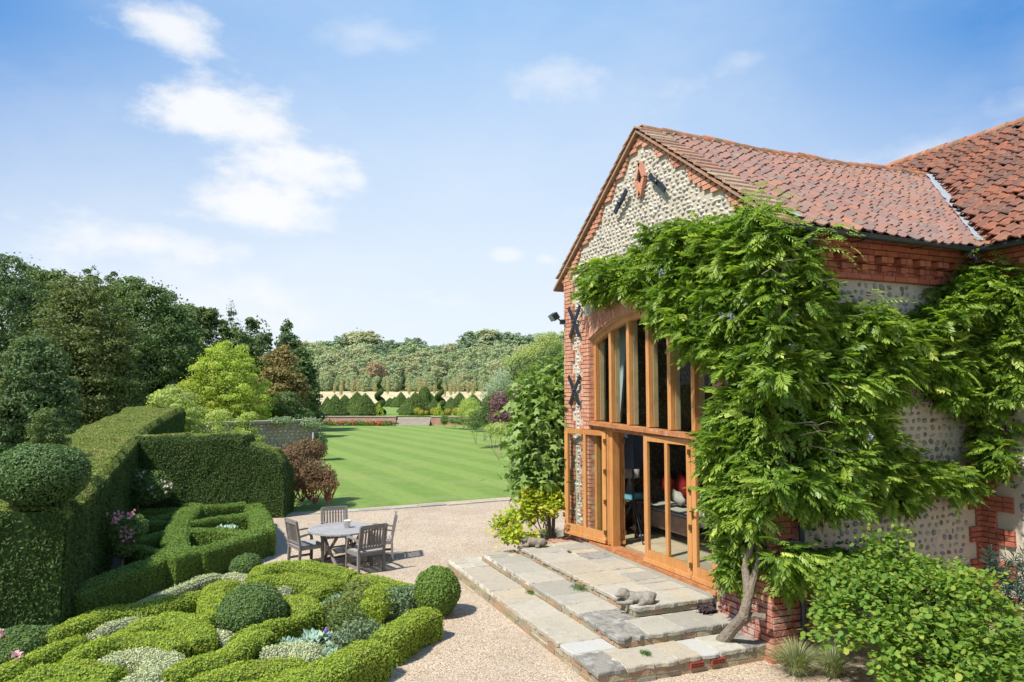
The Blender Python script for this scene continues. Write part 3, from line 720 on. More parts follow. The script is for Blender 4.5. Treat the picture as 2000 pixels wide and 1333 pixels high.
# lead valley
q = M(); K = 24; V = []
for k in range(K+1):
    y = -.36+(RY+.36)*k/K; x = valley_x(y); z = roof_z(y)+.045-.055*math.sin(min(1, max(0, (x-.5)/6.4))*math.pi)
    wob = .02*math.sin(k*2.1)+.015*rng.normal()
    V += [(x-.10+wob, y, z+.012), (x+.09+wob, y-.09, z+.012)]
q.add(V, [[2*i, 2*i+1, 2*i+3, 2*i+2] for i in range(K)], 0, .5)
q.build('valley_lead', MT['lead'], barn)
# lead apron showing through the creeper near the eaves
M().add([(.12, -.05, 5.62), (.30, -.05, 5.62), (.42, -.34, 5.42), (.24, -.34, 5.42)], [[0, 1, 2, 3]]).build('lead_flashing', MT['lead'], barn)
# gutters
q = M()
def halfpipe(q, a, b, r):
    a, b = np.array(a, float), np.array(b, float); d = (b-a)/np.linalg.norm(b-a); side = np.cross(d, (0, 0, 1.)); side /= np.linalg.norm(side)
    th = np.linspace(math.pi, 2*math.pi, 11); V = []
    for p in (a, b):
        for rr in (r, r-.006):
            for t_ in th: V.append(p+side*rr*math.cos(t_)+np.array([0, 0, rr*math.sin(t_)]))
    n = 11; F = []
    for j in range(n-1): F += [[j, j+1, 2*n+j+1, 2*n+j], [n+j, 3*n+j, 3*n+j+1, n+j+1]]
    F += [[0, 2*n, 3*n, n], [n-1, 2*n-1, 4*n-1, 3*n-1]]
    q.add(V, F)
halfpipe(q, (.1, -.39, 5.29), (3.52, -.39, 5.25), .062); halfpipe(q, (3.42, -.33, 5.25), (3.42, -7, 5.27), .062)
for x in (1.35, 2.45): q.tube([(x, -.39-.068*math.cos(a), 5.27+.068*math.sin(a)) for a in np.linspace(-.2, math.pi+.2, 9)], .008, 5); q.box((x, -.2, 5.215), (.02, .38, .012))
for k in range(2): halfpipe(q, (1.3+k*1.1, -.39, 5.275-.01*k), (1.37+k*1.1, -.39, 5.274-.01*k), .068)
gt = q.build('gutter', MT['gutter'], barn)
# fascia shadow board
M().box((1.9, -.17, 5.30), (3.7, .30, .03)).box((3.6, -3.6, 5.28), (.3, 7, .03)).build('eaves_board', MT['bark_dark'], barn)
# downpipe with brackets
dp = M(); dp.tube([(.40, -.085, .05), (.41, -.085, 3.0), (.41, -.085, 4.6), (.41, -.2, 4.9), (.41, -.38, 5.15), (.41, -.39, 5.24)], .038, 12)
dpo = dp.build('downpipe', MT['gutter'], barn, smooth=True)
q = M()
for z in (.82, 2.6): q.lathe([(.046, 0), (.048, .02), (.046, .045)], (.40, -.085, z), 12); q.box((.33, -.05, z+.02), (.10, .03, .02))
q.build('pipe_bracket', MT['iron'], dpo)
eb = M(); eb.box((.585, -.075, 1.97), (.105, .06, .19)).box((.585, -.10, 1.97), (.09, .012, .165)).tube([(.585, -.07, 1.9), (.58, -.06, 1.7), (.56, -.04, 1.4)], .006, 5)
tag(eb.build('meter_box', MT['greybox']), 'small grey electrical box on the flint wall beside the downpipe', 'box')
# ---------------------------------------------------------------- wall irons
def iron(pts, wdt, name='wall_iron', lab=None, boss=True):
    q = M()
    for a, b in zip(pts[:-1], pts[1:]): q.beam(a, b, .035, wdt, up=(1, 0, 0))
    return q
for cy, cz, h, hw, lab in ((5.12, 3.29, .27, .215, 'lower X-shaped iron tie plate on the pier'), (5.10, 4.60, .29, .215, 'upper X-shaped iron tie plate half under the creeper')):
    q = M()
    for s in (1, -1): 
        q.beam((-.06-.012*s, cy-s*hw, cz-h), (-.06-.012*s, cy+s*hw, cz+h), .075, .022, up=(1, 0, 0)) 
    q.ball((-.08, cy, cz), .035, 6)
    tag(q.build('tie_plate', MT['iron'], barn), lab)
q = M(); P_ = [(-.07, 3.52, 6.34), (-.07, 3.46, 6.40), (-.07, 3.33, 6.48), (-.07, 3.24, 6.55), (-.07, 3.13, 6.65)]
for a, b in zip(P_[:-1], P_[1:]): q.beam(a, b, .085, .03, up=(1, 0, 0))
q.ball((-.09, 3.33, 6.48), .045, 6); tag(q.build('tie_plate', MT['iron'], barn), 'left curved iron tie bar of the upper gable')
q = M(); P_ = [(-.07, 2.43, 6.70), (-.07, 2.36, 6.62), (-.07, 2.22, 6.52), (-.07, 2.12, 6.44), (-.07, 2.02, 6.34)]
for a, b in zip(P_[:-1], P_[1:]): q.beam(a, b, .085, .03, up=(1, 0, 0))
q.ball((-.09, 2.23, 6.53), .045, 6); tag(q.build('tie_plate', MT['iron'], barn), 'right curved iron tie bar of the upper gable')
# floodlight on the corner of the gable
fl = thing('floodlight', 'small black floodlight fixed to the left corner of the brick gable', 'lamp', (-.03, WG-.05, 4.66))
q = M(); q.box((-.03, .02, -.02), (.08, .10, .09)).tube([(-.05, .05, .0), (-.10, .10, .06)], .016, 6); q.build('bracket', MT['iron'], fl)
q = M(); q.box((-.16, .14, .09), (.13, .20, .13), ry=R(-35)); q.build('housing', MT['iron'], fl)
q = M(); q.box((-.215, .14, .05), (.008, .17, .11), ry=R(-35)); q.build('lens', MT['greybox'], fl)

# ---------------------------------------------------------------- window and doors
XF = .10
def zt_line(y): return 2.595+(y-YE)/(YJ-YE)*.085        # the old transom dips a little toward the near side
win = M(); inner = M(); Hh = .075
ylist = [YJ-BAY*k for k in range(7)]
for k, y in enumerate(ylist):
    yy = y-.035 if k == 0 else (y+.035 if k == 6 else y)
    top = arch_z(yy)-.05
    win.beam((XF+.03, yy, zt_line(yy)+.05), (XF+.03, yy, top), .088, .08, rnd=rng.random(), up=(1, 0, 0))
    inner.beam((XF+.115, yy-.012, zt_line(yy)+.05), (XF+.115, yy-.012, top), .085, .085, rnd=rng.random(), up=(1, 0, 0))
n = 30
for k in range(n):
    ya, yb = YJ-(YJ-YE)*k/n, YJ-(YJ-YE)*(k+1)/n
    P = []
    for X in (XF-.02, XF+.07):
        for (yy, o) in ((ya, -.115), (yb, -.115), (ya, 0), (yb, 0)): P.append((X, yy, arch_z(yy)+o-.002))
    win.add(P, [[0, 1, 3, 2], [4, 6, 7, 5], [0, 4, 5, 1]], 0, .5)
win.build('window_frame', MT['oak'], barn)
tag(inner.build('inner_post', MT['wood_pale_sunlit'], barn), 'pale inner posts behind the tall window glass')
def pane(name_parent, P, lab=None):
    return M().add(P, [[0, 1, 2, 3]]).build('pane', MT['glass'], name_parent)
for k in range(6):
    a, b = ylist[k]-.03, ylist[k+1]+.03; X = XF+.055
    M().add([(X, a, zt_line(a)+.04), (X, b, zt_line(b)+.04), (X, b, arch_z(b)-.06), (X, a, arch_z(a)-.06)], [[0, 1, 2, 3]]).build('window_pane', MT['glass'], barn)
q = M(); q.add([(X, y, zt_line(y)+z) for X in (-.035, XF+.1) for y in (YE-.02, YJ-.0) for z in (-.03, .035)], [[0, 1, 3, 2], [4, 6, 7, 5], [0, 4, 5, 1], [2, 3, 7, 6], [0, 2, 6, 4], [1, 5, 7, 3]], 0, .6)
q.add([(X, y, zt_line(y)+z) for X in (.05, XF+.3) for y in (YE, YJ-.0) for z in (-.10, -.03)], [[0, 1, 3, 2], [4, 6, 7, 5], [0, 4, 5, 1], [2, 3, 7, 6], [0, 2, 6, 4], [1, 5, 7, 3]], 0, .3)
q.build('transom', MT['oak_worn'], barn)
# lower frame posts
for y, wd in ((YJ-.04, .08), (YJ-BAY+.02, .15), (YE+.03, .07)):
    M().beam((XF+.06, y, .56), (XF+.06, y, zt_line(y)-.03), wd, .14, rnd=rng.random(), up=(1, 0, 0)).build('door_frame', MT['oak'], barn)
q = M(); q.box((.11, (YE+YJ)/2, .535), (.30, YJ-YE, .06)); q.build('threshold', MT['oak_worn'], barn)
q = M(); q.box((.0, (YE+YJ)/2+.1, .485), (.10, YJ-YE+.1, .05)); q.build('door_step', MT['flag'], barn)
def door(name, a, b, z0, z1, npan, hingeside, lab, handle=None):
    """a glazed leaf standing between the plan points a and b"""
    a = np.array(a, float); b = np.array(b, float); d = (b-a); L_ = np.linalg.norm(d); d /= L_; nv_ = np.array([d[1], -d[0]])
    if nv_[0] > 0: nv_ = -nv_
    rt__ = math.atan2(d[1], d[0]); f = M()
    def bar(u0, u1, za, zb, th=.05, off=0.):
        P = [(*(a+d*u+nv_*w), z) for z in (za, zb) for w in (-th/2+off, th/2+off) for u in (u0, u1)]; f.add(P, BOXF, 0, rng.random())
    st = .10; bt = .18; tp = .09
    bar(0, st, z0, z1); bar(L_-st, L_, z0, z1); bar(st, L_-st, z0, z0+bt); bar(st, L_-st, z1-tp, z1); bar(.0, L_, z0-.01, z0+.05, .085, .012)
    xs = [st]
    for k in range(1, npan):
        c0 = st+(L_-2*st)*k/npan; bar(c0-.035, c0+.035, z0+bt, z1-tp); xs += [c0-.035, c0+.035]
    xs.append(L_-st)
    o = f.build(name, MT['oak'], barn); tag(o, lab)
    for k in range(npan):
        u0, u1 = xs[2*k], xs[2*k+1]
        M().add([(*(a+d*u0), z0+bt), (*(a+d*u1), z0+bt), (*(a+d*u1), z1-tp), (*(a+d*u0), z1-tp)], [[0, 1, 2, 3]]).build('pane', MT['glass'], o)
    hu = L_-.01 if hingeside == 'b' else .01
    for hz_ in np.linspace(z0+.18, z1-.18, 4):
        h = M(); p = a+d*hu+nv_*.03; h.box((*p, hz_), (.05, .05, .075), rz=rt__); h.tube([(*(p+nv_*.02), hz_-.04), (*(p+nv_*.02), hz_+.04)], .009, 6); h.build('hinge', MT['brass'], o)
    if handle:
        h = M(); p = a+d*handle+nv_*.035; h.box((*p, z0+.93), (.035, .012, .15), rz=rt__); h.beam((*p, z0+.96), (*(p+nv_*.04), z0+.96), .014, .014); h.beam((*(p+nv_*.045), z0+.96), (*(p+nv_*.045+d*.09), z0+.955), .016, .016); h.build('handle', MT['brass'], o)
    return o
Z0, Z1 = .60, 2.56
door('door', (.075, 4.14), (-.16, 5.31), Z0, Z1, 2, 'a', 'glazed oak leaf folded back open against the left brick pier', .97)
door('door', (.06, 4.10), (.36, 4.03), Z0, Z1, 1, 'b', 'narrow folded leaf seen edge on beside the open doorway')
door('door', (.03, 2.84), (.06, 1.645), Z0-.015, Z1, 2, 'b', 'nearly closed two pane glazed oak leaf right of the open doorway')
door('door', (.05, 1.62), (.055, YE+.05), Z0-.015, Z1, 1, 'b', 'narrow one pane glazed oak leaf at the near end', .03)
M().add([(XF+.06, YJ-.07, .62), (XF+.06, YJ-BAY+.08, .62), (XF+.06, YJ-BAY+.08, 2.55), (XF+.06, YJ-.07, 2.55)], [[0, 1, 2, 3]]).build('window_pane', MT['glass'], barn)
# ---------------------------------------------------------------- room behind the glass
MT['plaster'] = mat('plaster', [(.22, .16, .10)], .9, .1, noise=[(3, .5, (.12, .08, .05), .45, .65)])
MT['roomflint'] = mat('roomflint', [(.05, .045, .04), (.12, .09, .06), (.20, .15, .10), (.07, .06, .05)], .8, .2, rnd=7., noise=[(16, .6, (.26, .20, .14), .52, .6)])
MT['roomfloor'] = mat('roomfloor', [(.40, .32, .21), (.47, .38, .25), (.33, .28, .20)], .55, .35, noise=[(4, .5, (.28, .22, .15), .5, .7)])
FZ = .555
q = M(); q.box((2.1, 2.8, FZ-.03), (3.5, 5.2, .06)); 
for i in range(6):
    for j in range(8): q.box((.62+i*.55, .5+j*.62, FZ+.004), (.54, .61, .012))
q.build('floor', MT['roomfloor'], barn)
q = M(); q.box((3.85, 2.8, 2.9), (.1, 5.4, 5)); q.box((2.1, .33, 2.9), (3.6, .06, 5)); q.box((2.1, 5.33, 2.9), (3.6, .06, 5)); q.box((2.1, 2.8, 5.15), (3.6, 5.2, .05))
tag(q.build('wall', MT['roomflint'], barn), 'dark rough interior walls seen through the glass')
curt = M(); V = []; n = 40
for z in (2.72, 4.5):
    for k in range(n+1):
        a = k/n; w = .10+.22*(z-2.72)/1.8
        V.append((.46+.035*math.sin(k*1.7)+.06*(1 if z > 4 else 0), 4.38-w*a*1.0, z))
curt.add(V, [[k, k+1, n+2+k, n+1+k] for k in range(n)], 0, .5)
MT['curtain'] = mat('curtain', [(.36, .44, .45)], .9, .1); tag(curt.build('curtain', MT['curtain'], smooth=True), 'pale blue grey curtain gathered behind the second window bay from the left', 'curtain')
# white gauze folds, table, lamp, speaker, daybed -- all dim behind the open doorway
MT['darkwood'] = mat('darkwood', [(.035, .018, .012)], .4, .4); MT['bluebox'] = mat('bluebox', [(.16, .42, .52)], .7, .2); MT['linen'] = mat('linen', [(.36, .34, .30)], .95, .1)
MT['redcloth'] = mat('redcloth', [(.26, .018, .025)], .85, .1); MT['shade'] = mat('shade', [(.44, .42, .42)], .9, .1); MT['throw'] = mat('throw', [(.24, .15, .115)], .95, .1, noise=[(12, .6, (.34, .25, .2), .45, .65)])
MT['speaker'] = mat('speaker', [(.035, .05, .085)], .5, .4); MT['bed'] = mat('bediron', [(.02, .016, .014)], .5, .4)
tb = thing('side_table', 'small dark round table indoors behind the open barn doorway', 'table', (1.0, 4.72, FZ))
q = M(); q.lathe([(0, .70), (.36, .70), (.37, .675), (.36, .65), (0, .65)], n=24); q.build('tabletop', MT['darkwood'], tb)
q = M(); q.lathe([(.05, .65), (.035, .5), (.06, .35), (.035, .2), (.05, .1)], n=10)
for a in (0, 2.1, 4.2): q.tube([(.04*math.cos(a), .04*math.sin(a), .14), (.2*math.cos(a), .2*math.sin(a), .10), (.3*math.cos(a), .3*math.sin(a), .01)], .02, 6)
q.build('pedestal', MT['darkwood'], tb)
q = M(); q.box((.93, 4.60, FZ+.745), (.30, .24, .085), rz=.3).box((.95, 4.58, FZ+.80), (.22, .17, .02), rz=.7); tag(q.build('box', MT['bluebox']), 'pale blue box lying on the dark round indoor table', 'box')
lp = thing('table_lamp', 'pale vase lamp with a grey shade beside the blue box indoors', 'lamp', (1.02, 4.93, FZ+.702))
q = M(); q.lathe([(.02, 0), (.07, .01), (.085, .08), (.06, .2), (.03, .30), (.02, .36)], n=14); q.build('lamp_base', MT['linen'], lp, smooth=True)
q = M(); q.lathe([(.20, .36), (.19, .62), (.185, .62), (.195, .36)], n=20); q.build('lamp_shade', MT['shade'], lp, smooth=True)
sp = thing('speaker', 'dark blue loudspeaker on a black tripod stand just inside the doorway', 'speaker', (.70, 4.28, FZ))
q = M(); q.box((0, 0, 1.62), (.30, .32, .62), rz=.25); q.lathe([(0, 1.9), (.1, 1.9), (.13, 1.905)], n=12); q.build('cabinet', MT['speaker'], sp)
q = M(); q.tube([(0, 0, .4), (0, 0, 1.32)], .018, 8); q.build('pole', MT['iron'], sp)
for a in (.4, 2.5, 4.6): M().tube([(0, 0, .72), (.38*math.cos(a), .38*math.sin(a), .012)], .013, 6).build('leg', MT['iron'], sp)
bd = thing('daybed', 'iron daybed with white bedding and a brown throw seen through the closed leaf', 'bed', (1.75, 4.30, FZ))
q = M(); q.box((0, 0, .42), (.85, 1.7, .20)); q.build('mattress', MT['linen'], bd)
q = M(); q.box((-.44, -.1, .33), (.05, 1.5, .30)); q.build('throw', MT['throw'], bd)
q = M()
for y in (-.87, .87):
    q.tube([(-.42, y, 0), (-.42, y, .85)], .014, 6).tube([(.42, y, 0), (.42, y, .95)], .014, 6)
    q.tube([(-.42+.84*k/12, y, .85+.12*math.sin(k/12*math.pi)) for k in range(13)], .012, 6)
    for k in range(4):
        cx = -.3+.2*k; th = np.linspace(0, 5.2, 16); q.tube([(cx+(.015+.018*t)*math.cos(t), y, .66+(.015+.018*t)*math.sin(t)) for t in th], .008, 5)
for k in range(9): q.tube([(.44, -.85+.21*k, .3), (.44, -.85+.21*k, .95)], .007, 5)
q.tube([(.44, -.87+1.74*k/16, .95+.22*math.sin(k/16*math.pi)) for k in range(17)], .014, 6)
th = np.linspace(0, 6.5, 22); q.tube([(-.46, .45+(.02+.03*t)*math.cos(t), .62+(.02+.03*t)*math.sin(t)) for t in th], .01, 5)
q.build('bed_frame', MT['bed'], bd)
for (x, y, z, r, m_, lab) in ((.22, .22, .86, .22, 'redcloth', 'red scatter cushion, the nearer one on the daybed'), (.22, .74, .86, .20, 'redcloth', 'red scatter cushion, the farther one on the daybed'), (.02, .12, .68, .17, 'linen', 'crumpled white cushion in front of the red ones')):
    q = M(); q.ball((0, 0, 0), (.09, r*1.1, r*(.95 if m_ == 'redcloth' else .62)), 8, nz=.22, ns=2.2); o = q.build('cushion', MT[m_], smooth=True, loc=None); o.location = (1.75+x, 4.30+y, FZ+z); o.rotation_euler = (.5, 0, 0); tag(o, lab, 'cushion')

# ---------------------------------------------------------------- stone terrace steps
stp = thing('terrace_steps', 'three broad flagstone steps with brick risers in front of the barn doors', 'steps', (-1.2, 2.8, 0))
INV = Matrix.Translation((1.2, -2.8, 0))
def slab(q, P4, z, th, mi=0, gap=.010, rough=.010, over=None):
    """flagstone on the plan quad P4 (4 points), irregular worn edges"""
    P4 = [np.array(p, float) for p in P4]; c = sum(P4)/4
    P4 = [p+(c-p)/np.linalg.norm(c-p)*gap for p in P4]; E = []
    for i in range(4):
        a, b = P4[i], P4[(i+1) % 4]; L_ = np.linalg.norm(b-a); n = max(3, int(L_/.07))
        nn = np.array([(b-a)[1], -(b-a)[0]])/L_
        for k in range(n): E.append(a+(b-a)*k/n+nn*(rng.normal()*rough))
    E = np.array(E); n = len(E); dz = rng.normal()*.003
    rng_t = rng.normal(size=n)*.003
    top = np.c_[c+(E-c)*.975, np.full(n, z+dz)]; rim = np.c_[E, np.full(n, z-.014+dz)+rng_t]; und = np.c_[c+(E-c)*.985, np.full(n, z-th)+rng_t]
    V = np.concatenate([top, rim, und, [[*c, z+dz+.001]]])-np.array([-1.2, 2.8, 0])
    F4 = [[n+k, n+(k+1) % n, (k+1) % n, k] for k in range(n)]+[[2*n+k, 2*n+(k+1) % n, n+(k+1) % n, n+k] for k in range(n)]
    r_ = rng.random(); q.add(V, F4, mi, r_); q.add(V, [[k, (k+1) % n, 3*n] for k in range(n)], mi, r_)
    q.n = sum(len(v) for v in q.V)
def lerp(a, b, t): return np.array(a)*(1-t)+np.array(b)*t
def riser(q, a, b, z0, z1, mo):
    a, b = np.array(a, float), np.array(b, float); d = b-a; L_ = np.linalg.norm(d); d /= L_; nn = np.array([d[1], -d[0]]); off = np.array([-1.2, 2.8, 0])
    rows = max(1, int(round((z1-z0)/.08))); h = (z1-z0)/rows
    for r_ in range(rows):
        x = -.1*(r_ % 2)
        while x < L_:
            w = .225*rng.uniform(.85, 1.25); u0, u1 = max(0, x)+.006, min(L_, x+w)-.006; x += w
            if u1-u0 < .03: continue
            pr = rng.normal()*.004; P = [np.array([*(a+d*u+nn*(w_)), z])-off for z in (z0+r_*h+.008, z0+(r_+1)*h-.006) for w_ in (-.05, pr) for u in (u0, u1)]
            q.add(P, BOXF, 0, rng.random())
    P = [np.array([*(a+d*u-nn*.010), z])-off for z in (z0, z1) for u in (0, L_)]; mo.add(P, [[0, 1, 3, 2]], 0, .5)
MT['joint'] = mat('joint', [(.55, .52, .45)], .95, .1, noise=[(4, .7, (.26, .24, .17), .46, .62)], bump=(50, .4, 'n'))
STEPS = [  # far end, near outer corner, near end at the wall, far end at wall ; top height ; thickness
    dict(x=-2.42, yn=.02, yf=5.68, z=.20, wid=.58, xf=-2.36, z0=-.02),
    dict(x=-1.86, yn=.52, yf=5.40, z=.33, wid=.66, xf=-1.82, z0=.20),
    dict(x=-1.25, yn=1.12, yf=5.12, z=.46, wid=1.25, xf=-1.21, z0=.33)]
MATS = [MT['flag'], MT['flag_grey'], MT['flag_white'], MT['flag_red']]
for si, S in enumerate(STEPS):
    q = M(); rb = M(); mo = M(); x0, yn, yf, z, wd = S['x'], S['yn'], S['yf'], S['z'], S['wid']; x1 = x0+wd+(.03 if si < 2 else .0)
    # mortar bed / core
    mo.box(((x0+.04+0.02)/2+1.2, (yn+yf)/2-2.8, z-.06-.0), (abs(x0)-.04, yf-yn-.07, .06)) if False else None
    core = [(x0+.045, yn+.045), (.0, yn+.045), (.0, yf-.03), (x0+.045, yf-.03)]
    V = [np.array([px_, py_, zz])-np.array([-1.2, 2.8, 0]) for zz in (S['z0'], z-.012) for px_, py_ in core]
    mo.add(V, [[0, 3, 2, 1], [4, 5, 6, 7], [0, 1, 5, 4], [2, 3, 7, 6], [3, 0, 4, 7], [1, 2, 6, 5]], 0, .5)
    riser(rb, (x0+.03, yf-.02), (x0+.03, yn+.03), S['z0'], z-.055, mo) ; riser(rb, (x0+.03, yn+.03), (.0, yn+.03), S['z0'], z-.055, mo)
    riser(rb, (-.3, yf-.02), (x0+.03, yf-.02), S['z0'], z-.055, mo)
    # near end run (slabs across the front of the barn corner)
    de = .60 if si < 2 else .56
    xs = {0: [x0, -2.03, -1.67, -1.35, -1.03, -.76, -.38, 0.0], 1: [x0, -1.40, -.90, -.34, .0], 2: [x0, -.42, -.27, 0.02]}[si]
    mi_ = {0: [1, 0, 0, 0, 2, 0, 1], 1: [1, 0, 0, 0], 2: [0, 0, 0]}[si]
    for a, b, mi in zip(xs[:-1], xs[1:], mi_): slab(q, [(a, yn), (b, yn), (b, yn+de), (a, yn+de)], z, .055, mi, rough=.009 if mi != 1 else .014)
    # long run
    if si < 2:
        ys_ = {0: [yn+de, .98, 2.0, 2.75, 3.45, 4.15, 4.95, 5.28, yf], 1: [yn+de, 1.56, 1.98, 2.45, 3.15, 3.8, 4.5, 4.95, 5.15, yf]}[si]
        for k, (a, b) in enumerate(zip(ys_[:-1], ys_[1:])):
            t0, t1 = (a-yn)/(yf-yn), (b-yn)/(yf-yn); xa = x0+(S['xf']-x0)*t0; xb = x0+(S['xf']-x0)*t1
            mi = 2 if (si == 0 and k == 0) else (1 if (si == 1 and k == 0) else 0)
            if k >= len(ys_)-3:
                xm = x1-.25; slab(q, [(xa, a), (xm, a), (xm, b), (xb, b)], z, .055, 0); slab(q, [(xm, a), (x1, a), (x1, b), (xm, b)], z, .055, 0)
            else: slab(q, [(xa, a), (x1, a), (x1, b), (xb, b)], z, .055, mi)
    else:
        ys_ = [yn+de, 2.25, 2.95, 3.7, 4.45, yf]
        for k, (a, b) in enumerate(zip(ys_[:-1], ys_[1:])):
            xm = -.60+.05*(k % 2); slab(q, [(x0, a), (xm, a), (xm, b), (x0, b)], z, .055, 0)
            am = (a+b)/2+.1; slab(q, [(xm, a), (.0, a), (.0, am), (xm, am)], z, .055, 0 if k != 3 else 1); slab(q, [(xm, am), (.0, am), (.0, b), (xm, b)], z, .055, 0)
        slab(q, [(-.62, yf), (.0, yf), (.0, yf+.42), (-.62, yf+.42)], z-.004, .055, 3)
    q.build('paving', MATS, stp, loc=None)
    rb.build('riser', MT['stepbrick'], stp)
    if len(mo.V): mo.build('bedding', MT['joint'], stp)
    if si == 0:
        for xx in (-1.10, -.80):
            g_ = M(); g_.box((xx+1.2, yn+.018-2.8, .10), (.19, .03, .065)); gb = g_.build('air_brick', MT['terracotta'], stp)
            g_ = M()
            for r_ in range(2):
                for k in range(9): g_.box((xx-.075+.019*k+1.2, yn+.002-2.8, .087+.026*r_), (.010, .004, .014))
            g_.build('vent_slot', MT['black'], gb)
for o in KIDS[stp.name]: pass
# tufts of weeds in the step corners, bare spot plants
MT['weed'] = leafm('weed', [(.05, .11, .025), (.08, .15, .035)], .3)
for (p, r, lab) in ((onz(1133, 1150, .34), .10, 'green weed tuft growing in the middle step corner'), (onz(1037, 1158, .21), .06, 'small green weed tuft growing on the lowest step'),
                    (onz(1262, 1277, .21), .05, 'sliver of moss between two flagstones of the lowest step'), (onz(1112, 1079, .465), .03, 'tiny weed sprouting between the top step flagstones near the reddish slab')):
    n = int(260*r/.1); P = np.array(p)+rng.normal(size=(n, 3))*np.array([r*.5, r*.8, r*.12])+np.array([0, 0, r*.2]); P[:, 2] = np.maximum(P[:, 2], p[2])
    tag(M().leaves(P, np.tile([0, 0, 1.], (n, 1)), .05, .008, 0, tilt=1.0).build('weed', MT['weed']), lab, 'weed')

# ---------------------------------------------------------------- carved animals and the dark lump
def carved(name, balls, tubes, loc, rz, m, lab, cat='statue', vox=.012, dis=.006, parts=()):
    root = bpy.data.objects.new(name, None)
    q = M()
    for b in balls: q.ball(*b[:2], 10, nz=b[2] if len(b) > 2 else .05, ns=6)
    for t_ in tubes: q.tube(t_[0], t_[1], 10)
    o = q.build(name, m, smooth=True); r = o.modifiers.new('merge', 'REMESH'); r.mode = 'VOXEL'; r.voxel_size = vox; r.use_smooth_shade = True
    tx = bpy.data.textures.new(name, 'CLOUDS'); tx.noise_scale = .03; d = o.modifiers.new('chisel', 'DISPLACE'); d.texture = tx; d.strength = dis; d.mid_level = .5; d.texture_coords = 'LOCAL'
    o.location = [float(v) for v in loc]; o.rotation_euler = (0, 0, rz); o.scale = (1, 1, .86); tag(o, lab, cat)
    bpy.data.objects.remove(root); return o
# lying lamb/lion: body along +X of its own frame, head at -X
p = onz(1240, 1178, .46)
carved('stone_animal', [((.06, 0, .085), (.20, .095, .085)), ((.17, 0, .09), (.11, .10, .09)), ((-.04, 0, .09), (.11, .085, .09)), ((-.15, 0, .15), (.085, .075, .08)), ((-.155, -.03, .165), (.06, .055, .07), .1),
        ((-.215, 0, .12), (.05, .042, .036)), ((-.12, .06, .13), (.04, .02, .055)), ((-.12, -.06, .13), (.04, .02, .055)), ((.15, -.085, .06), (.09, .04, .06)), ((.15, .085, .06), (.09, .04, .06))],
       [(([-.04, -.07, .04], [-.16, -.075, .025], [-.26, -.06, .025]), [.036, .03, .024]), (([-.04, .07, .04], [-.16, .075, .025], [-.26, .06, .025]), [.036, .03, .024]),
        (([.10, -.11, .03], [.02, -.12, .02]), [.03, .022]), (([.26, .0, .07], [.29, .03, .12], [.26, .03, .165]), [.016, .013, .01])],
       (p[0], p[1], .458), R(-22), MT['stone'], 'grey carved stone dog lying on the near corner of the top step')
p = onz(1040, 1068, .46)
carved('stone_animal', [((.05, 0, .10), (.12, .085, .09)), ((.16, 0, .095), (.10, .09, .09)), ((-.04, 0, .10), (.09, .08, .085)), ((-.14, 0, .155), (.085, .07, .07)), ((-.205, 0, .125), (.05, .04, .035)),
        ((-.13, .055, .15), (.035, .02, .05)), ((-.13, -.055, .15), (.035, .02, .05)), ((-.12, 0, .07), (.07, .06, .06))],
       [(([-.06, -.06, .04], [-.18, -.06, .03]), [.04, .03]), (([-.06, .06, .04], [-.18, .06, .03]), [.04, .03]), (([.14, -.08, .03], [.06, -.09, .02]), [.035, .025]), (([.25, 0, .06], [.27, .03, .10]), [.02, .012])],
       (p[0], p[1], .458), R(-30), MT['stone_brown'], 'brown carved stone animal crouching at the far left end of the top step')
MT['lump'] = mat('lump', [(.035, .022, .028), (.06, .035, .042), (.02, .015, .02)], .6, .4)
p = onz(1381, 1196, .33); q = M(); q.ball((p[0], p[1], .375), (.13, .10, .045), 9, nz=.25, ns=9)
n = 90; P = np.array([p[0], p[1], .385])+rng.normal(size=(n, 3))*np.array([.065, .05, .018]); q.leaves(P, P-np.array([p[0], p[1], .30]), .085, .055, 0, tilt=.9, fold=.2)
tag(q.build('ragged_lump', MT['lump']), 'dark purple brown ragged lump resting on the middle step', 'rock')
p = onz(1060, 1077, .465); tag(M().ball((p[0]+.14, p[1]-.12, .462), (.09, .05, .006), 8, nz=.1).build('dish', MT['lead']), 'flat dark puddle like dish beside the crouching stone animal', 'dish')

